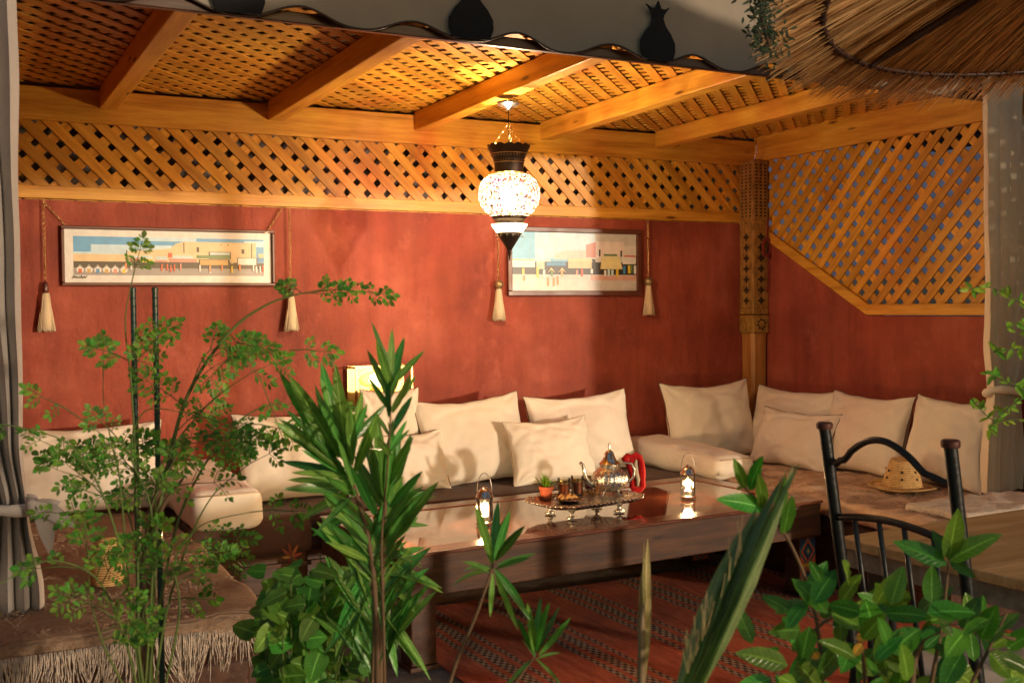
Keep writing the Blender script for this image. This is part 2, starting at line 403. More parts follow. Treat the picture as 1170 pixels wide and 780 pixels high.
def glassy(name, tint=(1, 1, 1), gl=.12, rough=.02):
    m, nt, b = newmat(name); nt.nodes.remove(b)
    t = nt.nodes.new('ShaderNodeBsdfTransparent'); t.inputs[0].default_value = (*tint, 1)
    g = nt.nodes.new('ShaderNodeBsdfGlossy'); g.inputs['Roughness'].default_value = rough
    fr = nt.nodes.new('ShaderNodeFresnel'); fr.inputs[0].default_value = 1.5
    mx = nt.nodes.new('ShaderNodeMixShader')
    nt.links.new(mth(nt, 'MULTIPLY_ADD', fr.outputs[0], .8, gl * .1), mx.inputs[0])
    nt.links.new(t.outputs[0], mx.inputs[1]); nt.links.new(g.outputs[0], mx.inputs[2])
    nt.links.new(mx.outputs[0], nt.nodes['Material Output'].inputs['Surface']); return m
M['glass'] = glassy('glass', (.96, .96, .94))
def emit(name, col, st):
    m, nt, b = newmat(name); b.inputs['Base Color'].default_value = (*col, 1)
    b.inputs['Emission Color'].default_value = (*col, 1); b.inputs['Emission Strength'].default_value = st; return m
M['flame'] = emit('flame', (1, .62, .25), 90)
M['bulb'] = emit('bulb', (1, .72, .34), 9)

def globe_mat():
    m, nt, b = newmat('mosaic_glass'); vec = coords(nt)
    vo = nt.nodes.new('ShaderNodeTexVoronoi'); vo.inputs['Scale'].default_value = 46; nt.links.new(vec, vo.inputs['Vector'])
    ve = nt.nodes.new('ShaderNodeTexVoronoi'); ve.feature = 'DISTANCE_TO_EDGE'; ve.inputs['Scale'].default_value = 46; nt.links.new(vec, ve.inputs['Vector'])
    sp = nt.nodes.new('ShaderNodeSeparateColor'); nt.links.new(vo.outputs['Color'], sp.inputs[0])
    tint = ramp(nt, sp.outputs[0], [(0, (1, .96, .85)), (.60, (1, .93, .78)), (.62, (.95, .42, .75)), (.74, (.45, .40, .95)), (.76, (1, .9, .7)), (.9, (1, .97, .9)), (.92, (.95, .3, .35))])
    tr = nt.nodes.new('ShaderNodeBsdfTransparent'); nt.links.new(tint, tr.inputs[0])
    tl = nt.nodes.new('ShaderNodeBsdfTranslucent'); nt.links.new(tint, tl.inputs[0])
    gl = nt.nodes.new('ShaderNodeBsdfGlossy'); gl.inputs['Roughness'].default_value = .095
    m1 = nt.nodes.new('ShaderNodeMixShader'); nt.links.new(mth(nt, 'MULTIPLY_ADD', sp.outputs[1], .035, .008), m1.inputs[0]); nt.links.new(tr.outputs[0], m1.inputs[1]); nt.links.new(tl.outputs[0], m1.inputs[2])
    m2 = nt.nodes.new('ShaderNodeMixShader'); m2.inputs[0].default_value = .06; nt.links.new(m1.outputs[0], m2.inputs[1]); nt.links.new(gl.outputs[0], m2.inputs[2])
    b.inputs['Base Color'].default_value = (.30, .25, .2, 1); b.inputs['Metallic'].default_value = .6; b.inputs['Roughness'].default_value = .4
    m3 = nt.nodes.new('ShaderNodeMixShader'); nt.links.new(ramp(nt, ve.outputs['Distance'], [(.05, (1, 1, 1)), (.09, (0, 0, 0))]), m3.inputs[0])
    nt.links.new(m2.outputs[0], m3.inputs[1]); nt.links.new(b.outputs[0], m3.inputs[2]); nt.links.new(m3.outputs[0], nt.nodes['Material Output'].inputs['Surface'])
    return m
M['lamp_bulb'] = emit('lamp_bulb', (1, .80, .50), 60)
M['globe'] = globe_mat()

def rug_mat():
    m, nt, b = newmat('kilim'); tc = coords(nt)
    s = nt.nodes.new('ShaderNodeSeparateXYZ'); nt.links.new(tc, s.inputs[0])
    wob = mth(nt, 'MULTIPLY', nz(nt, tc, 5, 3), .03)
    x = mth(nt, 'ADD', s.outputs[0], wob)
    band = mth(nt, 'FRACT', mth(nt, 'MULTIPLY', x, 2.5))          # period .4 m
    isb = ramp(nt, band, [(0, (0, 0, 0)), (.52, (0, 0, 0)), (.53, (1, 1, 1)), (.60, (1, 1, 1)), (.61, (0, 0, 0)), (.66, (0, 0, 0)), (.67, (1, 1, 1)), (.80, (1, 1, 1)), (.81, (0, 0, 0)), (.88, (0, 0, 0)), (.89, (1, 1, 1)), (.94, (1, 1, 1)), (.95, (0, 0, 0))])
    mp = coords(nt, (60, 42, 1)); ch = nt.nodes.new('ShaderNodeTexChecker'); ch.inputs['Scale'].default_value = 1.; nt.links.new(mp, ch.inputs[0])
    ch.inputs[1].default_value = (.42, .27, .17, 1); ch.inputs[2].default_value = (.10, .045, .028, 1)
    red = ramp(nt, nz(nt, coords(nt, (12, 2, 1)), 3, 6, .65), [(.3, (.34, .055, .022)), (.55, (.52, .11, .045)), (.8, (.60, .20, .10))])
    col = mixc(nt, isb, red, ch.outputs['Color'])
    f = nz(nt, tc, 90, 3)
    nt.links.new(hsvv(nt, col, mth(nt, 'MULTIPLY_ADD', f, .8, .6)), b.inputs['Base Color']); b.inputs['Roughness'].default_value = .95
    w = N(nt, 'ShaderNodeTexWave', Scale=40, Distortion=1.); w.bands_direction = 'Y'; nt.links.new(tc, w.inputs[0])
    bump(nt, b, mth(nt, 'ADD', w.outputs['Fac'], f), .5, .006); return m
M['kilim'] = rug_mat()

def post_mat():
    m, nt, b = newmat('carved_post'); tc = nt.nodes.new('ShaderNodeTexCoord')
    f = nz(nt, coords(nt, (30, 30, 12)), 1.5, 5, .6)
    col = ramp(nt, f, [(.3, (.16, .085, .018)), (.55, (.36, .20, .045)), (.8, (.50, .31, .09))])
    nt.links.new(col, b.inputs['Base Color']); b.inputs['Roughness'].default_value = .5; bump(nt, b, f, .5, .005); return m
M['post'] = post_mat()
M['post_plain'] = wood('post_plain', (.22, .09, .02), (.38, .17, .04), (.5, .26, .08), 'Z', .4)
M['carve_dark'] = plain('carve_dark', (.035, .018, .008), .8)
for nm, c in {'paint_teal': (.02, .13, .17), 'paint_orange': (.5, .11, .04), 'paint_blue': (.02, .04, .13), 'paint_yellow': (.5, .32, .05), 'paint_cream': (.5, .4, .26)}.items():
    M[nm] = plain(nm, c, .5, sc=30)

# ------------------------------------------------------------ setting
XW, YW = 4.92, 5.90
b = MB(); b.add([(-600, -600, -.02), (600, -600, -.02), (600, 600, -.02), (-600, 600, -.02)], [(0, 1, 2, 3)]); struct('ground', b, M['ground'])
b = MB(); b.box((-1.2, 2.75, -.1), (6.5, 6.05, 0)); b.box((1.45, -1.5, -.1), (6.5, 2.745, -.003)); struct('terrace_floor', b, M['terrace'])
b = MB(); b.box((-1.3, .9, -.1), (1.44, 2.74, .12)); struct('planting_bed', b, M['earth'])

# walls
b = MB(); b.box((-1.1, YW, 0), (XW - .002, YW + .14, 1.965))
tag(obj('back_wall', b, M['red_plaster']), 'long red plaster wall behind the back bench, below the lattice strip', 'wall')
b = MB()
b.prism([(YW + .13, 0), (3.0, 0), (3.0, 1.35), (4.88, 1.35), (YW + .13, 1.985)], lambda a, z, t: (t, a, z), XW, XW + .14)
tag(obj('side_wall', b, M['red_plaster']), 'red plaster wall on the right with a sloping top edge under the lattice', 'wall')
b = MB(); b.box((-.75, 3.0, 0), (-.60, YW - .002, 2.5))
tag(obj('end_wall', b, M['red_plaster']), 'red plaster wall at the far left end behind the curtain', 'wall')
b = MB(); b.box((-1.5, 6.28, 0), (5.3, 6.42, 3.0))
tag(obj('neighbour_wall', b, M['grey_plaster']), 'grey plaster wall seen through the holes of the back lattice', 'wall')
b = MB(); b.box((7.6, 1.5, 0), (7.8, 9.0, 1.66))
tag(obj('garden_wall', b, M['grey_plaster']), 'low grey wall seen through the lower holes of the right lattice', 'wall')

b = MB(); b.box((9.5, -6.5, 0), (9.8, 15.0, 5.2))  # added wall: lavender fills the lattice holes, near end blocks the low sun
tag(obj('added_lilac_wall', b, M['lilac_plaster']), 'added lavender wall behind the right lattice holes, extended out of view to block low sun', 'wall')

# lattices
def clip(poly, region):
    out = poly; n = len(region)
    for i in range(n):
        a, c = V(region[i]), V(region[(i+1) % n]); e = c - a; res = []
        ins = lambda p: e.x*(p[1]-a.y) - e.y*(p[0]-a.x) >= -1e-9
        for j in range(len(out)):
            p, q = out[j], out[(j+1) % len(out)]; ip, iq = ins(p), ins(q)
            if ip: res.append(p)
            if ip != iq:
                dp = e.x*(p[1]-a.y) - e.y*(p[0]-a.x); dq = e.x*(q[1]-a.y) - e.y*(q[0]-a.x); t = dp / (dp - dq)
                res.append((p[0] + (q[0]-p[0])*t, p[1] + (q[1]-p[1])*t))
        out = res
        if len(out) < 3: return []
    return out
def slats(region, sgn, fn, t0, t1, pitch=.0835, w=.050, ph=0):
    mb = MB(); xs = [p[0] for p in region]; ys = [p[1] for p in region]
    cx, cy = (min(xs)+max(xs))/2, (min(ys)+max(ys))/2; R = max(max(xs)-min(xs), max(ys)-min(ys)) * 1.5
    d = V((1, sgn)).normalized(); nn = V((-d.y, d.x)); k = int(R / pitch) + 1
    for i in range(-k, k + 1):
        o = V((cx, cy)) + nn * (i * pitch + ph + RND.uniform(-.0022, .0022))
        ww = w * RND.uniform(.97, 1.03); dd = V((cos(atan2(d.y, d.x) + RND.uniform(-.002, .002)), sin(atan2(d.y, d.x) + RND.uniform(-.002, .002))))
        q = [o - dd*R - nn*ww/2, o + dd*R - nn*ww/2, o + dd*R + nn*ww/2, o - dd*R + nn*ww/2]
        p = clip([(a.x, a.y) for a in q], region)
        if len(p) >= 3: mb.prism(p, fn, t0 + RND.uniform(0, .0008), t1)
    return mb
# back lattice strip
t = thing('lattice_screen', 'long pine lattice strip above the red back wall with rails along both edges', 'lattice', (2.2, YW, 1.94), 'pine lattice screens above the walls')
reg = [(-.7, 1.967), (4.93, 1.967), (4.93, 2.40), (-.7, 2.40)]
bk = lambda a, z, q: (a, q, z)
obj('slat_layer', slats(reg, -1, bk, YW + .012, YW + .019), M['slat_down'], t)
obj('slat_layer', slats(reg, 1, bk, YW + .0202, YW + .027), M['slat_up'], t)
b = MB(); b.bbox((-.7, YW - .012, 1.972), (4.79, YW + .011, 2.034), .003); obj('rail', b, M['pine_x'], t)
b = MB(); b.bbox((-.7, YW - .028, 2.352), (4.915, YW + .009, 2.513), .004); obj('header_board', b, M['pine_x'], t)
# right lattice
t = thing('lattice_screen', 'large pine lattice with sloping lower corner above the red right wall', 'lattice', (XW, 4.6, 1.36), 'pine lattice screens above the walls')
reg = [(3.0, 1.38), (4.87, 1.38), (5.935, 1.97), (5.935, 2.42), (3.0, 2.42)]
rf = lambda a, z, q: (q, a, z)
obj('slat_layer', slats(reg, -1, rf, XW + .012, XW + .019, w=.047), M['slat_ry'], t)
obj('slat_layer', slats(reg, 1, rf, XW + .0202, XW + .027, w=.047), M['slat_rz'], t)
b = MB(); b.prism([(3.0, 1.357), (4.875, 1.357), (4.862, 1.418), (3.0, 1.418)], rf, XW - .012, XW + .011)
obj('rail', b, M['pine_y'], t)
b = MB(); b.prism([(4.877, 1.357), (5.80, 1.868), (5.80, 1.937), (4.864, 1.418)], rf, XW - .0125, XW + .011)
obj('sloping_rail', b, M['pine_y'], t)
b = MB(); b.bbox((XW - .028, 3.0, 2.374), (XW + .009, YW - .03, 2.55), .004); obj('header_board', b, M['pine_y'], t)

# pergola roof
roof = thing('pergola_roof', 'pine pergola roof with broad rafters and diagonal lattice ceiling', 'pergola', (2.4, 4.9, 2.4))
RX = [-.05, .80, 1.645, 2.485, 3.30, 4.135]
ray0 = 3.925
def tilt(mb):
    for v in mb.v: v.z += .012 + .012*(YW - v.y)
    return mb
for i, x in enumerate(RX):
    b = MB(); b.bbox((x - .042, ray0, 2.412), (x + .042, YW - .029, 2.517), .005); obj('rafter', tilt(b), M['pine_y'], roof)
edges = RX + [XW - .005]
for i in range(len(RX)):
    x0 = edges[i]; x1 = edges[i+1]
    reg = [(x0 + .001, ray0), (x1 - .001, ray0), (x1 - .001, YW + .05), (x0 + .001, YW + .05)]
    cf = lambda a, c, q: (a, c, q)
    mb = slats(reg, 1, cf, 2.5185, 2.5235, ph=i*.01, w=.046)
    m2 = slats(reg, -1, cf, 2.5245, 2.5295, ph=i*.02, w=.046)
    n0 = len(mb.v); mb.v += m2.v; mb.f += [tuple(n0 + q for q in f) for f in m2.f]; mb.mi += [1] * len(m2.f)
    obj('lattice_panel', tilt(mb), [M['slat_c1'], M['slat_c2']], roof)
b = MB()
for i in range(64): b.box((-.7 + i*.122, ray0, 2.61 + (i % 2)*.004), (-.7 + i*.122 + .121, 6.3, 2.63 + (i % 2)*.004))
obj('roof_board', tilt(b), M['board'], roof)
b = MB(); b.bbox((-.7, 3.893, 2.438), (XW, 3.921, 2.478), .004); obj('front_bar', b, M['dark_x'], roof)

# valance
VX = [.08, .52, .957, 1.395, 1.838, 2.264, 2.696, 3.114, 3.50, 3.93, 4.35, 4.78]
def hem(x):
    for a, c in zip(VX, VX[1:]):
        if a <= x <= c:
            u = (x - a) / (c - a); return 2.434 + .052 * (.5 - .5*cos(2*pi*u)) ** 1.3
    return 2.44
val = thing('scalloped_valance', 'grey brown cloth valance with scalloped hem and black vase shapes across the top', 'valance', (2.4, 3.88, 2.46))
b = MB(); nx = 300; rows = 8
for k, off in ((0, 0), (1, .003)):
    vs = []
    for i in range(nx + 1):
        x = -.35 + i * 5.25 / nx; h = hem(x)
        for j in range(rows + 1):
            z = h + (2.98 - h) * j / rows
            vs.append((x, 3.87 + off + .012 * sin(x * 9 + .6*sin(z*4)) * (1 - j/rows*.6) + .006*noise.noise(V((x*6, z*3, 0))), z))
    fs = [(i*(rows+1)+j, (i+1)*(rows+1)+j, (i+1)*(rows+1)+j+1, i*(rows+1)+j+1) for i in range(nx) for j in range(rows)]
    b.add(vs, fs if k == 0 else [f[::-1] for f in fs])
obj('cloth', b, M['valance'], val, smooth=True)
b = MB(); b.tube([(-.35 + i*.0175, 3.862 + .012 * sin((-.35 + i*.0175) * 9), hem(-.35 + i*.0175) + .001) for i in range(300)], .0045, 6)
obj('hem_cord', b, M['dark_metal'], val, smooth=True)
vase = [(-.062, 0), (.062, 0), (.074, .045), (.073, .085), (.055, .125), (.032, .158), (.022, .19), (.026, .21), (.052, .25), (.028, .235), (.014, .236), (0, .272), (-.014, .236), (-.028, .235), (-.052, .25), (-.026, .21), (-.022, .19), (-.032, .158), (-.055, .125), (-.073, .085), (-.074, .045)]
for i, x in enumerate([.957, 1.838, 2.696, 3.52]):
    b = MB(); b.prism([(x + a*1.22, 2.440 + c*.9) for a, c in vase], lambda a, z, q: (a, q + .012 * sin(a * 9), z), 3.846, 3.853)
    obj('vase_motif', b, M['black_cloth'], val)

# corner post
t = thing('carved_post', 'carved golden brown wooden post in the corner between the two red walls', 'post', (4.85, 5.83, .0))
x0, x1, y0, y1 = 4.79, 4.917, 5.757, 5.897
b = MB(); b.bbox((x0, y0, 1.40), (x1, y1, 2.372), .006); b.bbox((x0 - .006, y0 - .006, 1.955), (x1, y1, 1.985), .006); b.bbox((x0 - .004, y0 - .004, 1.36), (x1, y1, 1.40), .006)
obj('carved_shaft', b, M['post'], t)
b = MB()
for r_ in range(42):                     # small sunk motifs on the two visible faces
    z = 1.425 + r_ * .0222
    if 1.94 < z < 1.995: continue
    for c_ in range(3):
        if z > 1.99:
            w = .016; xx = x0 + .028 + c_*.036
            b.box((xx - w/2, y0 - .0012, z), (xx + w/2, y0 + .002, z + .012)); yy = y0 + .03 + c_*.04
            b.box((x0 - .0012, yy - .007, z), (x0 + .002, yy + .007, z + .012))
for r_ in range(7):
    z = 1.45 + r_*.07
    for (cxx, yy) in ((x0 + .066, None), (None, y0 + .07)):
        pts = [(cos(k*pi/4) * (.034 if k % 2 == 0 else .017), sin(k*pi/4) * (.03 if k % 2 == 0 else .015)) for k in range(8)]
        if yy is None: b.prism([(cxx + a, z + c) for a, c in pts], lambda a, c, q: (a, q, c), y0 - .0012, y0 + .002)
        else: b.prism([(yy + a, z + c) for a, c in pts], lambda a, c, q: (q, a, c), x0 - .0012, x0 + .002)
obj('carving', b, M['carve_dark'], t)
b = MB(); b.bbox((x0 - .008, y0 - .008, 1.235), (x1, y1, 1.355), .01)
obj('carved_block', b, M['post'], t)
b = MB()
for k in range(8):
    a = k*pi/4 + .2
    b.prism([(x0 + .062 + .03*cos(a) + .013*cos(a+q), 1.295 + .03*sin(a) + .013*sin(a+q)) for q in (0, 2.1, 4.2)], lambda p, c, q: (p, q, c), y0 - .0095, y0 - .006)
obj('rosette', b, M['carve_dark'], t)
b = MB(); P4 = [(1.20, 1.), (1.234, 1.02), (.95, .80), (.6, .78), (0, .78)]
cxp, cyp = (x0 + x1)/2, (y0 + y1)/2; lv = [(1.234, .066), (1.20, .063), (.7, .061), (0, .061)]
vs = []; fs = []
for z, h in lv:
    c = h * .28
    vs += [(cxp + sx, cyp + sy, z) for sx, sy in ((-h, -h+c), (-h+c, -h), (h-c, -h), (h, -h+c), (h, h-c), (h-c, h), (-h+c, h), (-h, h-c))]
for i in range(3): fs += [(i*8+j, i*8+(j+1) % 8, (i+1)*8+(j+1) % 8, (i+1)*8+j) for j in range(8)]
b.add(vs, [f[::-1] for f in fs]); obj('lower_shaft', b, M['post_plain'], t)
b = MB(); b.tube([(4.80, 5.74, 2.50), (4.80, 5.735, 2.45), (4.806, 5.74, 2.42), (4.80, 5.75, 2.385), (4.80, 5.755, 2.372)], .004, 6); obj('hook_wire', b, M['nickel'], t, smooth=True)
t = MB(); t.tube([(4.90, 5.735, 1.75 + .0)] + [(4.885 + .035*sin(a), 5.735 - .004*sin(a*3), 1.80 - .055*cos(a)) for a in [k*2*pi/16 for k in range(17)]], .009, 8)
t.tube([(4.885, 5.73, 1.86), (4.895, 5.735, 1.95), (4.90, 5.74, 2.0)], .006, 6)
t.tube([(4.893, 5.735, 1.75), (4.896, 5.735, 1.6), (4.893, 5.74, 1.50)], .005, 6); t.tube([(4.87, 5.735, 1.75), (4.905, 5.73, 1.735)], .012, 8)
tag(obj('rope_loop', t, M['red_rope'], smooth=True, origin=(4.89, 5.735, 1.5)), 'dark red rope loop hanging on the carved corner post', 'rope')

# rug
b = MB(); nx, ny = 60, 70
vs = [(1.75 + 2.35*i/nx, 1.0 + 3.82*j/ny, .007 + .004*noise.noise(V((i*.3, j*.3, 0)))) for j in range(ny+1) for i in range(nx+1)]
b.add(vs, [(j*(nx+1)+i, j*(nx+1)+i+1, (j+1)*(nx+1)+i+1, (j+1)*(nx+1)+i) for j in range(ny) for i in range(nx)])
tag(obj('kilim_rug', b, M['kilim'], smooth=True, origin=(2.9, 2.9, 0)), 'red kilim rug with dark woven bands on the floor under the table', 'rug')

# ------------------------------------------------------------ benches
bench = thing('back_bench', 'long low bench along the back wall with dark brown velvet mattress', 'bench', (2.4, 5.5, 0))
b = MB(); b.bbox((1.0, 5.16, 0), (3.845, YW - .005, .27), .006); obj('base', b, M['dark_x'], bench)
b = MB(); b.box((1.0, 5.135, .05), (3.845, 5.158, .08)); b.box((1.0, 5.135, .2), (3.845, 5.158, .22)); obj('moulding', b, M['table_x'], bench)
b = MB(); b.soft((.98, 5.06, .275), (3.86, YW - .01, .455), .045, .06, .006, 5, 1); obj('mattress', b, M['brown_velvet'], bench, smooth=True)
bench = thing('side_bench', 'low bench along the right wall covered with a tan throw', 'bench', (4.4, 4.6, 0))
b = MB(); b.bbox((3.95, 3.42, 0), (XW - .005, YW - .005, .27), .006); obj('base', b, M['dark_y'], bench)
b = MB(); b.soft((3.90, 3.40, .275), (XW - .01, YW - .01, .43), .045, .06, .006, 5, 2); obj('mattress', b, M['brown_velvet'], bench, smooth=True)
tmb = MB(); dz = lambda p: .014*noise.noise(V((p.x*4, p.y*4, 2))) if p.z > .4 else 0
tmb.soft((3.868, 3.30, .375), (XW - .012, YW - .012, .462), .03, .035, .010, 9, 3, dip=dz)
tt = obj('throw', tmb, M['throw'], smooth=True, origin=(4.4, 4.6, .46)); tag(tt, 'tan brushed throw spread over the right bench under the straw hat', 'throw')
def strands(mb, p0, p1, n, L, r=.0022, out=V((0, 0, 0)), rnd=RND, k=5):
    p0, p1 = V(p0), V(p1)
    for i in range(n):
        p = p0.lerp(p1, (i + rnd.random()) / n); l = L * rnd.uniform(.6, 1.15); cl_ = noise.noise(p*14); sw = V((cl_*1.1 + rnd.uniform(-.12, .12), rnd.uniform(-.25, .25), 0)) * l; l *= 1 + .5*noise.noise(p*5)
        pts = [p + out * (q / k) * .4 + sw * (q / k) ** 2 + V((0, 0, -l * q / k)) + V((rnd.uniform(-1, 1), rnd.uniform(-1, 1), 0)) * .003 for q in range(k + 1)]
        mb.tube(pts, [r] * k + [r*.5], 4)
b = MB(); strands(b, (3.9, 3.295, .44), (4.9, 3.295, .44), 260, .05, out=V((0, -.03, 0))); obj('fringe', b, M['fleece'], tt, smooth=True)
def pile(x0, x1, y0, y1, n, z, L, mat, parent, pale=None):
    q = random.Random(n); b = MB(); prm = []
    for i in range(n):
        x, y = q.uniform(x0, x1), q.uniform(y0, y1); a = noise.noise(V((x*3, y*3, 1))) * 6 + q.gauss(0, .5); l = L * q.uniform(.5, 1.3)
        zz = z + .014*noise.noise(V((x*4, y*4, 2))); d = V((cos(a), sin(a), 0))
        p = V((x, y, zz)); b.tube([p, p + d*l*.4 + V((0, 0, l*.30)), p + d*l + V((0, 0, l*.12))], [L*.07, L*.06, L*.03], 3, cap=False)
    o = obj('pile', b, mat, parent); return o
pile(3.90, XW - .03, 3.33, 5.6, 9000, .461, .026, M['throw'], tt)
fl = MB(); fl.soft((3.98, 3.36, .455), (4.70, 3.72, .498), .018, .03, .006, 14, 8, dip=lambda p: .006*noise.noise(V((p.x*9, p.y*9, 5))))
tag(obj('fleece_mat', fl, M['fleece'], smooth=True, origin=(4.4, 3.7, .45)), 'pale fluffy fleece lying at the near end of the right bench', 'fleece')

bench = thing('side_bench', 'low bench at the left under the fringed woven blanket', 'bench', (.4, 4.7, 0))
b = MB(); b.bbox((-.58, 3.62, 0), (.90, YW - .005, .27), .006); obj('base', b, M['dark_y'], bench)
b = MB(); b.soft((-.585, 3.56, .275), (.93, YW - .01, .44), .045, .06, .006, 5, 2); obj('mattress', b, M['brown_velvet'], bench, smooth=True)
bl = MB(); bl.soft((-.59, 3.50, .36), (.955, 5.62, .462), .03, .035, .008, 6, 4, dip=lambda p: (.012*noise.noise(V((p.x*3, p.y*3, 2))) if p.z > .4 else 0))
bt = obj('woven_blanket', bl, M['blanket'], smooth=True, origin=(.4, 4.6, .45)); tag(bt, 'brown woven blanket with a long pale fringe over the left bench', 'blanket')
pile(-.3, .93, 3.52, 5.55, 13000, .462, .013, M['wool'], bt)
b = MB(); strands(b, (-.5, 3.495, .42), (.95, 3.495, .42), 520, .12, .0016, V((0, -.07, 0))); strands(b, (.955, 3.5, .40), (.955, 5.6, .40), 60, .012, .0018)
strands(b, (-.3, 5.62, .455), (.9, 5.63, .455), 90, .02, .002)
obj('fringe', b, M['fleece'], bt, smooth=True)

# ------------------------------------------------------------ cushions
GRP = 'scatter cushions on the benches'
def cushion(label, P, w, h, th, rz=0., lean=14, rollz=0., mat='cream', seed=1, pipe='piping', slump=.03, name='cushion'):
    Mx = Matrix.Translation(V(P)) @ Matrix.Rotation(rz, 4, 'Z') @ Matrix.Rotation(radians(90 - lean), 4, 'X') @ Matrix.Rotation(radians(rollz), 4, 'Z')
    n = 34; sd = V((seed*1.7, seed*.9, seed*2.3))
    def pos(u, v, side):
        au, av = abs(u), abs(v)
        x = w/2 * u * (1 - .075*(1 - v*v) * au**2)
        y = h/2 * v * (1 - .085*(1 - u*u) * av**2)
        if v > 0: y -= slump * h * (1 - u*u) * v * (1 + .6*noise.noise(V((u*1.4, seed, 0))))
        e = max(0, (1 - u*u) * (1 - v*v))
        z = th/2 * e**.42 * (1 - .12*v)
        nn = noise.noise(V((u*1.6, v*1.6, side*3)) + sd)
        z *= 1 + .22*nn
        # tension folds running in from the corners
        cr = max(0, au*av - .25)
        ang = atan2(1.02 - av, 1.02 - au)
        z += .016 * cr * sin(ang*9 + seed) * (e**.3) * 1.8
        z -= .017 * math.exp(-((u*.8 + v*.6 + .25*sin(seed*2.) + .25*sin(v*3 + seed))/.10)**2) * e**.5 * (.5 + .5*sin(seed*5.))
        z -= .010 * math.exp(-((v - .75 + .5*u*u)/.09)**2) * e**.4
        z += .011 * noise.noise(V((u*6, v*5, side*5)) + sd) * e**.3
        z += .0042 * noise.noise(V((u*15, v*11, side*5)) + sd) * e**.3
        x += .006*noise.noise(V((v*3, 1, seed))); y += .007*noise.noise(V((u*3, 2, seed)))
        return V((x, y + h/2, side * z))
    mb = MB()
    for side in (1, -1):
        ps = []
        for j in range(n+1):
            for i in range(n+1):
                u = sin((i/n - .5)*pi) * .5 + (i/n*2-1)*.5; v = sin((j/n - .5)*pi)*.5 + (j/n*2-1)*.5
                ps.append(pos(u, v, side))
        fs = [(j*(n+1)+i, j*(n+1)+i+1, (j+1)*(n+1)+i+1, (j+1)*(n+1)+i) for j in range(n) for i in range(n)]
        mb.add(ps, fs if side > 0 else [f[::-1] for f in fs], Mx)
    t = thing(name, label, 'cushion', P, GRP)
    obj('cover', mb, M[mat], t, smooth=True)
    ed = []
    for k in range(4):
        for i in range(16):
            q = i/16*2 - 1
            ed.append(pos(*[(q, -1), (1, q), (-q, 1), (-1, -q)][k], 1))
    ed.append(ed[0]); pm = MB(); pm.tube(ed, .0032, 6, Mx); obj('piping', pm, M[pipe], t, smooth=True)
    return t
cushion('big cream cushion at the far left, behind the leafy shrub on the left bench', (.62, 5.50, .47), .74, .44, .2, lean=20, seed=2, mat='cream')
cushion('large cream cushion on the brown bench, leftmost along the back wall beside the left bolster', (1.66, 5.47, .45), .68, .47, .2, lean=22, rollz=-1, seed=3, slump=.02)
cushion('upright beige cushion standing just below the lit glass box lamp', (2.19, 5.60, .49), .34, .50, .13, lean=6, seed=4, mat='tan_cushion', slump=0)
cushion('low beige cushion behind the oleander leaves, in front of the upright one', (2.16, 5.42, .45), .58, .33, .16, lean=18, seed=5, mat='cream')
cushion('beige cushion with raised right corner, left of the middle pair', (2.66, 5.48, .45), .66, .50, .20, lean=18, rollz=3, seed=6, mat='cream')
cushion('smaller pale ivory cushion in front, centre of the back bench behind the tea tray', (3.03, 5.30, .45), .53, .37, .17, lean=20, rollz=1, seed=7, mat='ivory', pipe='pipe_cream')
cushion('beige cushion behind the pale ivory one, rightmost of the three in the middle', (3.36, 5.52, .45), .70, .48, .20, lean=14, rollz=1.5, seed=8, mat='cream')
cushion('square cream cushion beside the carved corner post, behind the right bolster', (4.34, 5.58, .46), .66, .50, .18, lean=14, rollz=1, rz=radians(-4), seed=9, mat='cream', slump=.05)
cushion('cream cushion against the right wall, just right of the carved post', (4.66, 5.30, .46), .76, .46, .2, rz=radians(-90), lean=14, seed=10, mat='tan_cushion')
cushion('smaller cream cushion leaning in front of the one next to the post', (4.45, 5.06, .46), .60, .36, .16, rz=radians(-84), lean=22, rollz=-1, seed=11, mat='tan_cushion')
cushion('cream cushion against the right wall directly behind the straw hat', (4.62, 4.655, .46), .62, .47, .2, rz=radians(-90), lean=15, seed=12, mat='tan_cushion')
cushion('cream cushion nearest the right curtain on the right bench', (4.62, 4.075, .46), .52, .49, .2, rz=radians(-90), lean=15, seed=13, mat='tan_cushion')
def bolster(label, lo, hi, seed, tilt=0):
    mb = MB(); mb.soft((lo[0], lo[1], lo[2]), hi, .055, .03, .006, 7, seed)
    for v in mb.v:      # wedge: lower towards the near end
        u = (v.y - lo[1]) / (hi[1] - lo[1])
        if v.z > lo[2] + .05: v.z += tilt * (u - .5)
    o = thing('bolster', label, 'cushion', ((lo[0]+hi[0])/2, (lo[1]+hi[1])/2, lo[2]), 'bolsters at the bench ends')
    obj('cover', mb, M['cream'], o, smooth=True)
    p = MB(); z = lo[2] + (hi[2]-lo[2])*.93 - tilt*.5; ins = .012
    p.tube([(lo[0] + .02, lo[1] + ins*.3, z), (hi[0] - .02, lo[1] + ins*.3, z)], .003, 6); obj('seam', p, M['pipe_cream'], o, smooth=True)
bolster('long cream bolster on the right end of the brown bench, pointing out of the corner', (3.79, 4.86, .455), (4.08, 5.80, .60), 21, .04)
bolster('thick cream bolster at the left end of the back bench with its square end showing', (.97, 4.84, .455), (1.28, 5.80, .645), 22, .03)

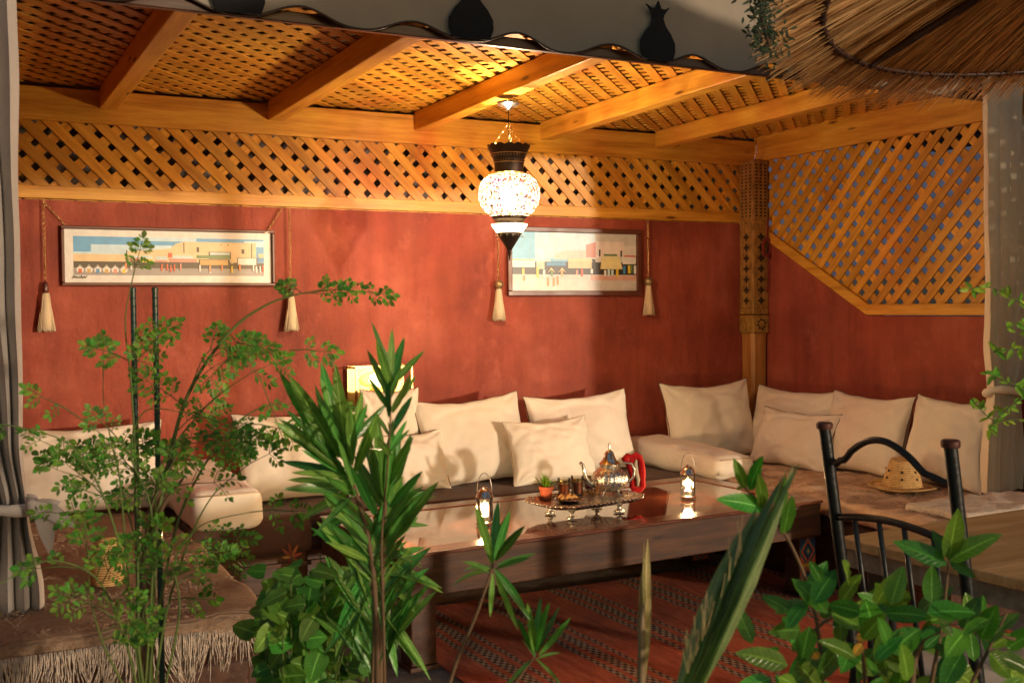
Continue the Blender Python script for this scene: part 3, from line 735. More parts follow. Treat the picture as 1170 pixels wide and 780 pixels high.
# ------------------------------------------------------------ low table
TZ = .47
tb = thing('low_table', 'low dark wooden table with glossy top and painted legs in the middle', 'table', (2.65, 4.45, 0))
RT = Matrix.Translation((2.69, 4.5, 0)) @ Matrix.Rotation(radians(3.0), 4, 'Z')
hx, hy = 1.105, .47
b = MB()
b.bbox((-hx, -hy, .295), (hx, -hy + .03, .455), .005, RT); b.bbox((-hx, hy - .03, .295), (hx, hy, .455), .005, RT)
b.bbox((-hx, -hy + .031, .295), (-hx + .03, hy - .031, .455), .005, RT); b.bbox((hx - .03, -hy + .031, .295), (hx, hy - .031, .455), .005, RT)
obj('apron', b, M['table_x'], tb)
b = MB(); bw = .10
b.bbox((-hx - .008, -hy - .008, .4555), (hx + .008, -hy + bw, TZ), .004, RT); b.bbox((-hx - .008, hy - bw, .4555), (hx + .008, hy + .008, TZ), .004, RT)
b.bbox((-hx - .008, -hy + bw + .0005, .4555), (-hx + bw, hy - bw - .0005, TZ), .004, RT); b.bbox((hx - bw, -hy + bw + .0005, .4555), (hx + .008, hy - bw - .0005, TZ), .004, RT)
obj('border', b, M['table_top'], tb)
b = MB(); b.box((-hx + bw + .001, -hy + bw + .001, .45), (hx - bw - .001, hy - bw - .001, .4655), RT)
m, nt, pb = newmat('dark_gloss'); f = nz(nt, coords(nt, (1, 9, 1)), 3, 5)
nt.links.new(ramp(nt, f, [(.3, (.05, .014, .008)), (.7, (.13, .04, .022))]), pb.inputs['Base Color'])
pb.inputs['Roughness'].default_value = .06; pb.inputs['Specular IOR Level'].default_value = .6; pb.inputs['Coat Weight'].default_value = .5; pb.inputs['Coat Roughness'].default_value = .02; pb.inputs['Coat IOR'].default_value = 1.5
obj('glass_panel', b, m, tb)
def table_leg(sx, sy):
    b = MB(); x = sx * (hx - .07); y = sy * (hy - .07)
    b.cur = 0; b.bbox((x - .055, y - .05, .02), (x + .055, y + .05, .294), .004, RT)
    b.bbox((x - .065, y - .06, 0), (x + .065, y + .06, .0195), .004, RT)
    fy = y - .05
    def poly(pts, k, q):
        b.cur = k; base = len(b.v)
        b.prism(pts, lambda a, c, t_: (a, t_, c), fy - q, fy + .001)
        for i in range(base, len(b.v)): b.v[i] = RT @ b.v[i]
    poly([(x - .05, .03), (x + .05, .03), (x + .05, .285), (x - .05, .285)], 1, .0012)
    if sx < 0: obj('leg', b, [M['dark_y'], M['dark_y']], tb); return
    for cz in (.225, .09):
        for (s_, k, q) in ((1, 2, .0022), (.72, 3, .0032), (.42, 1, .0042), (.2, 4, .0052)):
            poly([(x - .046*s_, cz), (x, cz - .062*s_), (x + .046*s_, cz), (x, cz + .062*s_)], k, q)
    poly([(x - .05, .148), (x + .05, .148), (x + .05, .166), (x - .05, .166)], 4, .003)
    for sg in (-1, 1):
        for cz in (.285, .165, .146, .03):
            d = -1 if cz in (.285, .146) else 1
            poly([(x + sg*.05, cz), (x + sg*.05, cz + d*.045), (x + sg*.014, cz)], 2 if cz < .2 else 3, .0026)
    obj('leg', b, [M['dark_y'], M['paint_teal'], M['paint_orange'], M['paint_blue'], M['paint_yellow']], tb)
for sx in (-1, 1):
    for sy in (-1, 1): table_leg(sx, sy)

# ------------------------------------------------------------ lanterns
def lantern():
    t = thing('candle_lantern', '', 'lantern', (0, 0, 0), 'small candle lanterns on the low table')
    b = MB(); b.lathe([(.0, 0), (.038, 0), (.040, .004), (.040, .012), (.035, .016), (0, .016)], 28); obj('base', b, M['silver'], t, smooth=40)
    b = MB(); b.lathe([(.0365, .0165), (.0365, .118), (.0345, .118), (.0345, .0165)], 32); obj('glass_cylinder', b, M['glass'], t, smooth=40)
    b = MB(); b.lathe([(.0, .118), (.039, .118), (.040, .122), (.036, .127), (.031, .143), (.019, .155), (.012, .158), (.012, .164), (0, .166)], 28)
    for k in range(4):
        a = k*pi/2 + .5; b.tube([(.0385*cos(a), .0385*sin(a), .014), (.0385*cos(a), .0385*sin(a), .12)], .0014, 5)
    obj('cap', b, M['silver'], t, smooth=40)
    b = MB(); b.tube([(.033*cos(a) * (1 if True else 0), 0, .128 + .098*sin(a)**.8 if sin(a) > 0 else .128) for a in [k*pi/16 for k in range(17)]], .0019, 6); obj('handle', b, M['nickel'], t, smooth=True)
    b = MB(); b.lathe([(0, .0165), (.017, .0165), (.017, .038), (.014, .040), (0, .039)], 20); obj('candle', b, M['candle'], t, smooth=40)
    b = MB(); b.lathe([(.0005, .040), (.008, .048), (.011, .058), (.008, .074), (.0005, .096)], 12); obj('flame', b, M['flame'], t, smooth=True)
    return t
L0 = lantern()
def light_at(p, e, r=.012, col=(1, .62, .3), name='candle_light'):
    l = bpy.data.lights.new(name, 'POINT'); l.energy = e; l.shadow_soft_size = r; l.color = col
    o = bpy.data.objects.new(name, l); o.location = p; C.objects.link(o); return o
for i, (px, py, lab) in enumerate([(554, 599, 'lit candle lantern on the table left of the tea tray, handle upright'), (786, 569, 'lit candle lantern on the table right of the red teapot holder'), (437, 624, 'lit candle lantern half hidden by the oleander leaves at the table left end')]):
    o = L0 if i == 0 else copy_tree(L0); q = onz(px, py, TZ); o.location = (q.x, q.y, TZ + .0005); o.rotation_euler.z = radians([-28, -24, 20][i]); o['label'] = lab
    light_at((q.x, q.y, TZ + .066), 15, .02)

# ------------------------------------------------------------ tea set
q = onz(676, 574, TZ + .055); TP = V((q.x, q.y, TZ)); TR = Matrix.Translation(TP + V((0, .06, 0))) @ Matrix.Rotation(radians(8), 4, 'Z')
tray = thing('serving_tray', 'silver footed tray with fluted rim carrying the tea set', 'tray', tuple(TP))
b = MB(); oc = []
a_, c_ = .255, .16
for (x, y) in ((-a_, -c_+.07), (-a_+.07, -c_), (a_-.07, -c_), (a_, -c_+.07), (a_, c_-.07), (a_-.07, c_), (-a_+.07, c_), (-a_, c_-.07)): oc.append((x, y))
z0 = .052
rings = [(1.0, .016), (1.05, .020), (1.055, .017), (1.0, .010), (.93, .004), (.90, 0.), (0., 0.)]
rings2 = [(.0, -.003), (.9, -.003), (.94, .001), (1.01, .007), (1.05, .015)]
allr = rings2 + [(1.062, .018)] + rings[:-1][1:2] + [(1.0, .013), (.93, .005), (.90, .0012), (.0, .0012)]
vs = [];
for s_, z in allr: vs += [(x*s_, y*s_, z0 + z) for x, y in oc]
fs = [(i*8+j, i*8+(j+1) % 8, (i+1)*8+(j+1) % 8, (i+1)*8+j) for i in range(len(allr)-1) for j in range(8)]
b.add(vs, fs, TR); obj('pan', b, M['engraved'], tray)
b = MB()
per = []
for i in range(8):
    p, r_ = V((*oc[i], 0)), V((*oc[(i+1) % 8], 0)); k = max(3, int((r_-p).length / .022))
    for j in range(k):
        c = p.lerp(r_, j/k)*1.055; b.lathe([(0, -.004), (.009, -.002), (.010, .001), (.006, .004), (0, .005)], 8, TR @ Matrix.Translation((c.x, c.y, z0 + .017)))
obj('rim', b, M['silver'], tray, smooth=True)
for sx in (-1, 1):
    for sy in (-1, 1):
        b = MB(); b.lathe([(0, 0), (.026, 0), (.028, .004), (.012, .012), (.008, .022), (.012, .032), (.030, .044), (.032, .0485), (0, .0485)], 16, TR @ Matrix.Translation((sx*.14, sy*.08, 0)))
        obj('foot', b, M['engraved'], tray, smooth=True)
TT = TZ + z0 + .002
def ontray(px, py): return onz(px, py, TT)
# teapot
q = ontray(699, 566); PQ = V((q.x, q.y + .02, TT))
pot = thing('teapot', 'ornate silver Moroccan teapot with domed pointed lid on the tray', 'teapot', tuple(PQ))
PM = Matrix.Translation(PQ) @ Matrix.Rotation(radians(-20), 4, 'Z')
b = MB(); b.lathe([(.0, .018), (.04, .02), (.066, .036), (.083, .062), (.086, .085), (.076, .108), (.055, .126), (.042, .136), (.046, .142), (.044, .146), (0, .146)], 72, PM, .022, 18); obj('body', b, M['engraved'], pot, smooth=50)
b = MB(); b.lathe([(0, .1465), (.047, .1465), (.050, .151), (.044, .157), (.034, .168), (.026, .186), (.020, .204), (.012, .212), (.0, .213)], 48, PM, .015, 12); obj('lid', b, M['silver'], pot, smooth=50)
b = MB(); b.lathe([(.0, .213), (.008, .214), (.004, .220), (.009, .227), (.004, .233), (.006, .239), (.002, .246), (0, .254)], 16, PM); obj('finial', b, M['silver'], pot, smooth=True)
b = MB(); b.tube([(-.07, 0, .055), (-.098, 0, .062), (-.116, 0, .088), (-.122, 0, .12), (-.128, 0, .148), (-.142, 0, .16)], [.019, .016, .012, .009, .0075, .008], 12, PM); obj('spout', b, M['silver'], pot, smooth=True)
b = MB(); b.tube([(.048, 0, .138), (.075, 0, .152), (.108, 0, .148), (.122, 0, .12), (.118, 0, .085), (.098, 0, .062), (.078, 0, .06)], .006, 10, PM); obj('handle', b, M['silver'], pot, smooth=True)
for k in range(4):
    a = k*pi/2 + pi/4; b = MB(); b.tube([(.035*cos(a), .035*sin(a), .03), (.055*cos(a), .055*sin(a), .016), (.058*cos(a), .058*sin(a), .003), (.066*cos(a), .066*sin(a), .002)], [.008, .006, .005, .003], 8, PM); obj('foot', b, M['silver'], pot, smooth=True)
# holder
q = ontray(724, 562); HQ = V((q.x + .0, q.y, TT))
hd = thing('pot_holder', 'bright red crocheted sleeve with cream centre hooked over the teapot handle', 'pot holder', tuple(HQ))
HM = Matrix.Translation(HQ) @ Matrix.Rotation(radians(-22), 4, 'Z') @ Matrix.Scale(.88, 4)
b = MB()
lp = [(-.032, 0, .165), (-.05, 0, .185), (-.035, 0, .202), (-.01, 0, .192), (.012, 0, .204), (.034, 0, .19), (.046, 0, .16), (.048, 0, .11), (.046, 0, .06), (.052, 0, .03), (.034, 0, .012), (.006, 0, .014), (-.01, 0, .03), (-.004, 0, .075), (-.012, 0, .12), (-.032, 0, .165)]
b.tube(lp, [.017 + .003*sin(i*1.9) for i in range(len(lp))], 10, HM); b.tube([(0, .004, .03), (.01, .005, .10), (-.012, .005, .165), (.015, .004, .19)], [.018, .022, .024, .014], 8, HM)
obj('red_cover', b, M['red_felt'], hd, smooth=True)
b = MB(); b.tube([(.018, -.014, .035), (.020, -.018, .07), (.010, -.019, .11), (.006, -.019, .15), (.012, -.014, .18)], [.008, .013, .014, .013, .006], 8, HM); obj('cream_centre', b, M['yarn'], hd, smooth=True)
b = MB()
for k in range(60): a = RND.uniform(0, 2*pi); rr_ = RND.uniform(.0, .06); b.tube([(-.06 + rr_*cos(a), -.03+rr_*sin(a)*.5, .003), (-.06 + (rr_+.01)*cos(a+.4), -.03 + (rr_+.01)*sin(a+.4)*.5, .012), (-.06 + rr_*cos(a+.8), -.03+rr_*sin(a+.8)*.5, .004)], .004, 5, HM)
obj('tassel_end', b, M['red_felt'], hd, smooth=True)
# glasses
def tea_glass():
    t = thing('tea_glass', '', 'glass', (0, 0, 0), 'small tea glasses on the tray')
    b = MB(); b.lathe([(0, 0), (.025, 0), (.027, .004), (.029, .06), (.032, .092), (.0305, .092), (.0275, .06), (.0255, .008), (0, .008)], 28); obj('tumbler', b, M['glass'], t, smooth=40)
    b = MB(); b.lathe([(0, .0085), (.0253, .0085), (.027, .055), (.0275, .062), (0, .062)], 24); obj('tea', b, M['tea'], t, smooth=40)
    b = MB(); b.lathe([(.0296, .066), (.0305, .074), (.0312, .074), (.0302, .066)], 24); obj('gilt_band', b, M['brass'], t, smooth=40)
    return t
G0 = tea_glass()
for i, (px, py, dy, lab) in enumerate([(644.5, 568, 0, 'tea glass beside the small terracotta pot on the tray'), (660.5, 566, .015, 'tea glass between the other amber glass and the teapot spout'), (680, 566, .11, 'tea glass with ruby red drink behind the teapot spout')]):
    o = G0 if i == 0 else copy_tree(G0); q = ontray(px, py); o.location = (q.x + dy*.35, q.y + dy, TT + .0005); o['label'] = lab
    if i == 2:
        for ch in o.children:
            if ch.name.startswith('tea'): ch.data = ch.data.copy(); ch.data.materials[0] = M['red_tea']
# plate with pastries
q = ontray(652, 573.5); PL_ = V((q.x, q.y + .02, TT))
t = thing('pastry_plate', 'small brown dish with golden pastries at the front of the tray', 'plate', tuple(PL_))
b = MB(); b.lathe([(0, 0), (.03, 0), (.06, .010), (.068, .014), (.067, .016), (.058, .012), (.03, .004), (0, .004)], 32, Matrix.Translation(PL_)); obj('dish', b, M['plate'], t, smooth=True)
for k in range(7):
    a = k*.9; rr_ = .032 if k < 6 else 0; b = MB()
    b.tube([(PL_.x + rr_*cos(a) - .018, PL_.y + rr_*sin(a)*.7, TT + .014 + (k % 2)*.005), (PL_.x + rr_*cos(a), PL_.y + rr_*sin(a)*.7 + .006, TT + .022 + (k % 2)*.006), (PL_.x + rr_*cos(a) + .018, PL_.y + rr_*sin(a)*.7, TT + .014 + (k % 2)*.005)], [.005, .010, .005], 8); obj('pastry', b, M['pastry'], t, smooth=True)
# small pot
q = ontray(626, 571); PQ2 = V((q.x, q.y + .015, TT))
t = thing('potted_herb', 'tiny green herb in a terracotta pot at the left of the tray', 'potted plant', tuple(PQ2))
b = MB(); b.lathe([(0, 0), (.024, 0), (.031, .05), (.034, .05), (.034, .062), (.031, .062), (.028, .055), (0, .054)], 24, Matrix.Translation(PQ2)); obj('pot', b, M['terracotta'], t, smooth=40)
b = MB()
for k in range(38):
    a = RND.uniform(0, 2*pi); r_ = RND.uniform(.02, .06); h_ = RND.uniform(.05, .11)
    p = PQ2 + V((RND.uniform(-.015, .015), RND.uniform(-.015, .015), .055)); b.leaf(p, p + V((r_*cos(a), r_*sin(a), h_*(1 - r_*6))), .007, V((cos(a), sin(a), .8)), .15, .2)
obj('foliage', b, M['leaf_lime'], t)

# hats and basket
q = onz(1030, 558, .475)
hat = thing('straw_hat', 'golden straw hat with tall crown and wide brim on the right bench', 'hat', (q.x, q.y, .478))
HMt = Matrix.Translation((q.x, q.y, .478)) @ Matrix.Rotation(radians(3), 4, 'X')
def wob(mb, amp, fr, s=0):
    for v in mb.v: v += V((noise.noise(v*fr + V((s, 0, 0))), noise.noise(v*fr + V((s, 5, 0))), noise.noise(v*fr + V((s, 9, 0))))) * amp
b = MB(); b.lathe([(.098, .014), (.101, .010), (.12, .006), (.155, .012), (.166, .020), (.168, .017), (.156, .008), (.12, .001), (.10, .002)], 64, HMt); wob(b, .01, 9); obj('brim', b, M['hat'], hat, smooth=True)
b = MB(); b.lathe([(.100, .010), (.098, .03), (.088, .07), (.072, .112), (.064, .138), (.056, .150), (.034, .143), (.0, .134)], 64, HMt); wob(b, .01, 9); obj('crown', b, M['hat'], hat, smooth=True)
b = MB(); b.tube([HMt @ V((.101*cos(a), .101*sin(a), .017)) for a in [k*2*pi/40 for k in range(41)]], .004, 6); wob(b, .01, 9); obj('band', b, M['hat'], hat, smooth=True)
b = MB()
for k in range(7):
    a = k*2*pi/7 + .3
    for zz, rr_ in ((.06, .092), (.095, .081)):
        b.lathe([(0, 0), (.007, .0), (.007, .002), (0, .002)], 8, HMt @ Matrix.Rotation(a, 4, 'Z') @ Matrix.Translation((rr_, 0, zz)) @ Matrix.Rotation(radians(72), 4, 'Y'))
obj('eyelet', b, M['carve_dark'], hat)
q = onz(124, 668, .465)
bs = thing('straw_basket', 'small orange brown rounded basket on the left bench behind the shrub', 'basket', (q.x, q.y, .468))
b = MB(); b.lathe([(0, 0), (.050, 0), (.056, .01), (.058, .06), (.056, .11), (.048, .118)], 40, Matrix.Translation((q.x, q.y, .468))); obj('body', b, M['hat'], bs, smooth=True)
b = MB(); b.lathe([(.050, .1185), (.054, .122), (.050, .14), (.035, .158), (.0, .165)], 40, Matrix.Translation((q.x, q.y, .468))); obj('lid', b, M['hat'], bs, smooth=True)

# glass box lamp behind the upright cushion
t = thing('box_lamp', 'lit glass box lamp with brass edges behind the upright beige cushion', 'lamp', (2.19, 5.80, .455))
x0, x1, y0, y1, z0_, z1_ = 2.03, 2.355, 5.735, 5.87, .457, 1.103
b = MB()
for x in (x0, x1):
    for y in (y0, y1): b.box((x-.005, y-.005, z0_), (x+.005, y+.005, z1_))
for z in (z0_ + .006, z1_ - .005):
    for y in (y0, y1): b.box((x0+.0051, y-.004, z-.004), (x1-.0051, y+.004, z+.004))
    for x in (x0, x1): b.box((x-.004, y0+.0051, z-.004), (x+.004, y1-.0051, z+.004))
obj('brass_frame', b, M['brass'], t)
b = MB(); b.box((x0+.0055, y0-.001, z0_+.012), (x1-.0055, y0+.001, z1_-.011)); obj('glass_pane', b, M['glass'], t)
b = MB(); b.box((x0+.0055, y1-.001, z0_+.012), (x1-.0055, y1+.001, z1_-.011)); obj('back_plate', b, M['brass'], t)
b = MB(); b.lathe([(0, .985), (.03, .99), (.062, 1.005), (.072, 1.025), (.062, 1.048), (.035, 1.068), (0, 1.074)], 24, Matrix.Translation((2.20, 5.80, 0))); obj('bulb', b, M['bulb'], t, smooth=True)
b = MB(); b.lathe([(0, .458), (.03, .458), (.02, .48), (.012, .98), (0, .984)], 16, Matrix.Translation((2.20, 5.80, 0))); obj('stem', b, M['brass'], t, smooth=True)

# ------------------------------------------------------------ pendant lamp
PX, PY = 2.49, 4.80
pd = thing('pendant_lamp', 'glowing beaded glass globe lantern hanging on chains from the middle rafter', 'pendant lamp', (PX, PY, 2.41))
PT = Matrix.Translation((PX, PY, 0))
b = MB(); b.lathe([(0, 2.372), (.012, 2.372), (.02, 2.384), (.045, 2.393), (.055, 2.402), (.056, 2.4115), (0, 2.4115)], 32, PT); obj('ceiling_rose', b, M['nickel'], pd, smooth=40)
b = MB(); b.tube([(PX, PY, 2.373), (PX, PY, 2.07)], .0022, 6); obj('cord', b, M['dark_metal'], pd)
def chain(mb, p0, p1, r=.0035, wr=.0011):
    p0, p1 = V(p0), V(p1); d = p1 - p0; n = max(2, int(d.length / (r*2.6))); t_ = d.normalized(); a = t_.orthogonal().normalized(); c = t_.cross(a)
    for i in range(n):
        o_ = p0 + d * ((i + .5) / n); s_ = a if i % 2 else c
        mb.tube([o_ + t_ * (r*1.8*cos(k*pi/4)) + s_ * (r*sin(k*pi/4)) for k in range(9)], wr, 4, cap=False)
b = MB()
for k in range(3):
    a = k*2*pi/3 + .9; chain(b, (PX, PY, 2.31), (PX + .088*cos(a), PY + .088*sin(a), 2.185), .006, .0018)
obj('chain', b, M['brass'], pd, smooth=True)
# crown with scalloped lip
b = MB(); n = 84; prof = [(.073, 2.066), (.070, 2.085), (.071, 2.11), (.078, 2.14), (.090, 2.168), (.099, 2.186), (.104, 2.196)]
for inner in (0, 1):
    vs = []
    for i, (r_, z) in enumerate(prof):
        for j in range(n):
            a = 2*pi*j/n; dz_ = (.010*abs(sin(a*7))) if i == len(prof)-1 else 0
            q_ = r_ - .002*inner; vs.append((q_*cos(a), q_*sin(a), z + dz_))
    fs = [(i*n+j, i*n+(j+1) % n, (i+1)*n+(j+1) % n, (i+1)*n+j) for i in range(len(prof)-1) for j in range(n)]
    b.add(vs, fs if not inner else [f[::-1] for f in fs], PT)
obj('crown', b, M['dark_metal'], pd, smooth=True)
b = MB()
for r_, z in ((.0765, 2.128), (.0845, 2.150)):
    for j in range(34):
        a = 2*pi*(j + (z > 2.14)*.5)/34; b.lathe([(0, -.002), (.0035, 0), (0, .0025)], 6, PT @ Matrix.Rotation(a, 4, 'Z') @ Matrix.Translation((r_, 0, z)) @ Matrix.Rotation(radians(90), 4, 'Y'))
for z, r_ in ((2.118, .0745), (2.160, .0885), (2.07, .0745)): b.tube([(PX + r_*cos(a), PY + r_*sin(a), z) for a in [k*2*pi/48 for k in range(49)]], .0018, 5, cap=False)
obj('filigree_band', b, M['brass'], pd, smooth=True)
b = MB(); b.lathe([(.074, 2.065), (.108, 2.054), (.134, 2.03), (.148, 1.99), (.150, 1.955), (.140, 1.915), (.118, 1.882), (.088, 1.860)], 64, PT)
b.f = [f for f in b.f if len(f) == 4]; b.mi = [0] * len(b.f); obj('glass_globe', b, M['globe'], pd, smooth=True)
b = MB(); b.lathe([(0, 1.892), (.02, 1.896), (.036, 1.915), (.040, 1.935), (.034, 1.958), (.018, 1.98), (.016, 2.0), (0, 2.001)], 24, PT); obj('bulb', b, M['lamp_bulb'], pd, smooth=True)
for z, r_ in ((2.062, .092), (1.868, .102)):
    b = MB(); b.tube([(PX + r_*cos(a), PY + r_*sin(a), z) for a in [k*2*pi/48 for k in range(49)]], .003, 6, cap=False); obj('globe_ring', b, M['brass'], pd, smooth=True)
light_at((PX, PY, 1.935), 300, .048, (1, .80, .50), 'pendant_light')
b = MB(); b.lathe([(.0, 1.8595), (.09, 1.8595), (.075, 1.845), (.066, 1.828), (.070, 1.822), (0, 1.822)], 40, PT); obj('collar', b, M['dark_metal'], pd, smooth=True)
b = MB(); b.lathe([(.0, 1.8215), (.088, 1.8215), (.084, 1.812), (.068, 1.79), (.064, 1.782), (0, 1.782)], 40, PT); obj('lower_glass', b, M['bulb'], pd, smooth=True)
b = MB(); b.lathe([(0, 1.7815), (.062, 1.7815), (.05, 1.76), (.028, 1.725), (.012, 1.70), (.007, 1.692), (.011, 1.684), (.006, 1.676), (.003, 1.65), (0, 1.645)], 32, PT); obj('finial', b, M['dark_metal'], pd, smooth=True)
b = MB()
for k in range(14):
    a = 2*pi*k/14; b.tube([(PX + .066*cos(a), PY + .066*sin(a), 1.782), (PX + .066*cos(a), PY + .066*sin(a), 1.768)], .001, 4); b.lathe([(0, -.007), (.005, 0), (0, .007)], 6, PT @ Matrix.Translation((.066*cos(a), .066*sin(a), 1.762)))
obj('bead_drop', b, M['glass'], pd, smooth=True)

# ------------------------------------------------------------ pictures
def picture(x0, x1, z0, z1, fwid, lab, shapes, matt, cordz, sk=0):
    t = thing('framed_picture', lab, 'picture', ((x0+x1)/2, YW, z0), 'framed paintings on the back wall')
    d = .022; b = MB(); y0, y1 = YW - .03, YW - .004
    b.bbox((x0, y0, z0), (x1, y1, z0 + fwid), .004); b.bbox((x0, y0, z1 - fwid), (x1, y1, z1), .004)
    b.bbox((x0, y0, z0 + fwid + .0003), (x0 + fwid, y1, z1 - fwid - .0003), .004); b.bbox((x1 - fwid, y0, z0 + fwid + .0003), (x1, y1, z1 - fwid - .0003), .004)
    obj('frame', b, M['frame_wood'], t)
    cols = []; b = MB(); X0, X1, Z0, Z1 = x0 + fwid, x1 - fwid, z0 + fwid, z1 - fwid
    def mi(c):
        if c not in cols: cols.append(c)
        return cols.index(c)
    def put(poly, c, k):
        b.cur = mi(c); b.prism([(X0 + u*(X1-X0), Z1 - v*(Z1-Z0)) for u, v in poly], lambda a, z, q: (a, q, z), YW - .012 - k*.0001, YW - .0065)
    put([(0, 1), (1, 1), (1, 0), (0, 0)], matt, 0)
    for k, (c, poly) in enumerate(shapes): put(poly[::1], c, k + 1)
    mats = []
    for c in cols:
        nm = 'print_%02x%02x%02x' % tuple(int(q*255) for q in c)
        if nm in bpy.data.materials: mats.append(bpy.data.materials[nm]); continue
        m_, nt_, pb_ = newmat(nm); f_ = nz(nt_, coords(nt_, (6, 1, 6)), 3, 5, .6)
        nt_.links.new(ramp(nt_, f_, [(.25, tuple(q*.82 for q in c)), (.75, tuple(min(1, q*1.1) for q in c))]), pb_.inputs['Base Color']); pb_.inputs['Roughness'].default_value = .35; pb_.inputs['Coat Weight'].default_value = .5; mats.append(m_)
    obj('painting', b, mats, t)
    for (fx, fz, cx_, cz_) in cordz: b = MB(); chain(b, (fx, YW - .014, fz), (cx_, YW - .02, cz_), .005, .0014); obj('hanging_chain', b, M['brass'], t, smooth=True)
R_ = lambda x0, y0, x1, y1: [(x0, y1), (x1, y1), (x1, y0), (x0, y0)]
sky, sky2, crm, blk, gry, wht = (.07, .36, .72), (.50, .74, .92), (.72, .56, .34), (.02, .018, .02), (.28, .28, .31), (.75, .76, .76)
yel, och, pnk, grn, red_, blu, lbl, org = (.75, .55, .05), (.52, .34, .10), (.62, .26, .22), (.10, .22, .08), (.6, .08, .04), (.04, .26, .55), (.5, .68, .72), (.72, .25, .08)
sh = [(sky, R_(.04, .13, .96, .85)), (sky2, R_(.12, .28, .5, .5)), (sky2, R_(.04, .42, .46, .5)), (sky2, R_(.86, .17, .96, .28)), (sky2, R_(.33, .13, .62, .2))]
sh += [(crm, R_(.04, .46, .30, .66)), (crm, [(.28, .6), (.92, .6), (.92, .2), (.87, .2), (.56, .2), (.52, .24), (.49, .34), (.29, .4)]), (blk, R_(.04, .60, .96, .72)), (gry, R_(.04, .72, .96, .86))]
sh += [(blk, R_(.555, .22, .56, .42)), (blk, R_(.62, .30, .632, .40)), (blk, R_(.845, .33, .86, .42)), (blk, R_(.895, .22, .90, .55)), (blk, R_(.74, .24, .745, .26)), (blk, R_(.775, .24, .78, .26)), (blk, R_(.282, .38, .287, .62))]
sh += [(pnk, R_(.30, .52, .345, .60)), (lbl, R_(.30, .48, .345, .52)), (yel, R_(.352, .54, .40, .61)), (lbl, R_(.352, .48, .405, .54)), (lbl, R_(.42, .49, .475, .56)), (pnk, R_(.42, .56, .475, .60)), (red_, R_(.48, .42, .50, .51)), (pnk, R_(.485, .53, .62, .60)), (lbl, R_(.50, .47, .60, .53)),
       (blk, R_(.68, .39, .79, .53)), (lbl, R_(.685, .40, .785, .45)), (grn, R_(.62, .46, .785, .52)), (blk, R_(.63, .54, .785, .66)), (och, R_(.635, .55, .775, .65)), (blk, R_(.822, .50, .925, .66)), (wht, R_(.825, .51, .92, .64)), (blu, R_(.93, .50, .96, .57)), (crm, R_(.93, .42, .96, .49)), (crm, [(.79, .62), (.80, .62), (.82, .5), (.80, .5)])]
for i in range(6):
    u = .055 + i*.04; sh += [(wht, [(u, .80), (u + .028, .80), (u + .032, .74), (u + .014, .66), (u - .004, .74)]), ([red_, och, blu, och, pnk, yel][i], R_(u + .006, .74, u + .022, .82)), (blk, [(u-.004, .745), (u + .014, .67), (u + .032, .745), (u + .014, .685)])]
for u, c in ((.275, org), (.30, wht), (.445, red_), (.47, red_), (.487, red_), (.505, red_), (.535, pnk), (.63, wht), (.68, wht), (.681, org), (.74, org), (.79, yel), (.83, org), (.90, wht), (.915, wht), (.935, lbl), (.95, red_)):
    z_ = RND.uniform(.70, .76); sh += [(c, R_(u, z_ - .08, u + .008, z_ + .05))]
sg = [(.035, .925), (.04, .87), (.045, .91), (.05, .875), (.055, .915), (.062, .89), (.068, .915), (.074, .87), (.078, .92), (.086, .885), (.092, .915), (.10, .87)]
for a, c in zip(sg, sg[1:]): sh.append((blk, [(a[0], a[1] + .006), (c[0], c[1] + .006), (c[0] + .0015, c[1] - .006), (a[0] + .0015, a[1] - .006)]))
picture(.565, 1.632, 1.545, 1.842, .016, 'long narrow framed market painting with white border above the left cushions', sh, (.70, .72, .72), [(.59, 1.842, .49, 1.955), (1.60, 1.842, 1.68, 1.97)])
sk2 = (.16, .50, .80)
sh = [(sk2, R_(.0, .0, .55, .66)), ((.36, .66, .88), R_(.18, .0, .62, .45)), ((.58, .78, .90), R_(.3, .0, .66, .40)), ((.75, .80, .78), R_(.0, .46, .3, .60)), ((.60, .58, .32), R_(0, .46, .18, .485)),
      ((.76, .62, .56), [(.33, .46), (.60, .46), (.60, .29), (.42, .31), (.34, .36)]), (pnk, [(.585, .42), (.665, .42), (.665, .15), (.585, .2)]), ((.78, .70, .68), R_(.665, .14, .9, .42)), (blk, R_(.69, .28, .703, .40)), (blk, R_(.868, .29, .882, .40)), ((.72, .7, .68), R_(.90, .2, 1., .38)), (red_, R_(.90, .375, .995, .40)),
      (blk, R_(0, .60, .30, .72)), (blk, R_(.18, .50, .45, .72)), (blk, R_(.44, .50, 1, .72)), ((.36, .55, .44), R_(.19, .50, .255, .63)), (blu, R_(.27, .51, .42, .57)), (crm, R_(.44, .44, .63, .61)), ((.74, .66, .40), R_(.44, .44, .63, .49)), (grn, R_(.73, .355, .84, .39)),
      ((.75, .68, .36), [(.715, .40), (.86, .40), (.885, .62), (.70, .62)][::-1]), (blk, [(.63, .44), (.66, .46), (.66, .66), (.635, .66), (.645, .52)]), (wht, R_(.885, .40, .995, .53)), ((.58, .56, .54), R_(0, .72, 1, 1)), ((.70, .64, .60), R_(0, .80, .6, 1)), ((.62, .38, .32), R_(.62, .73, 1, .82))]
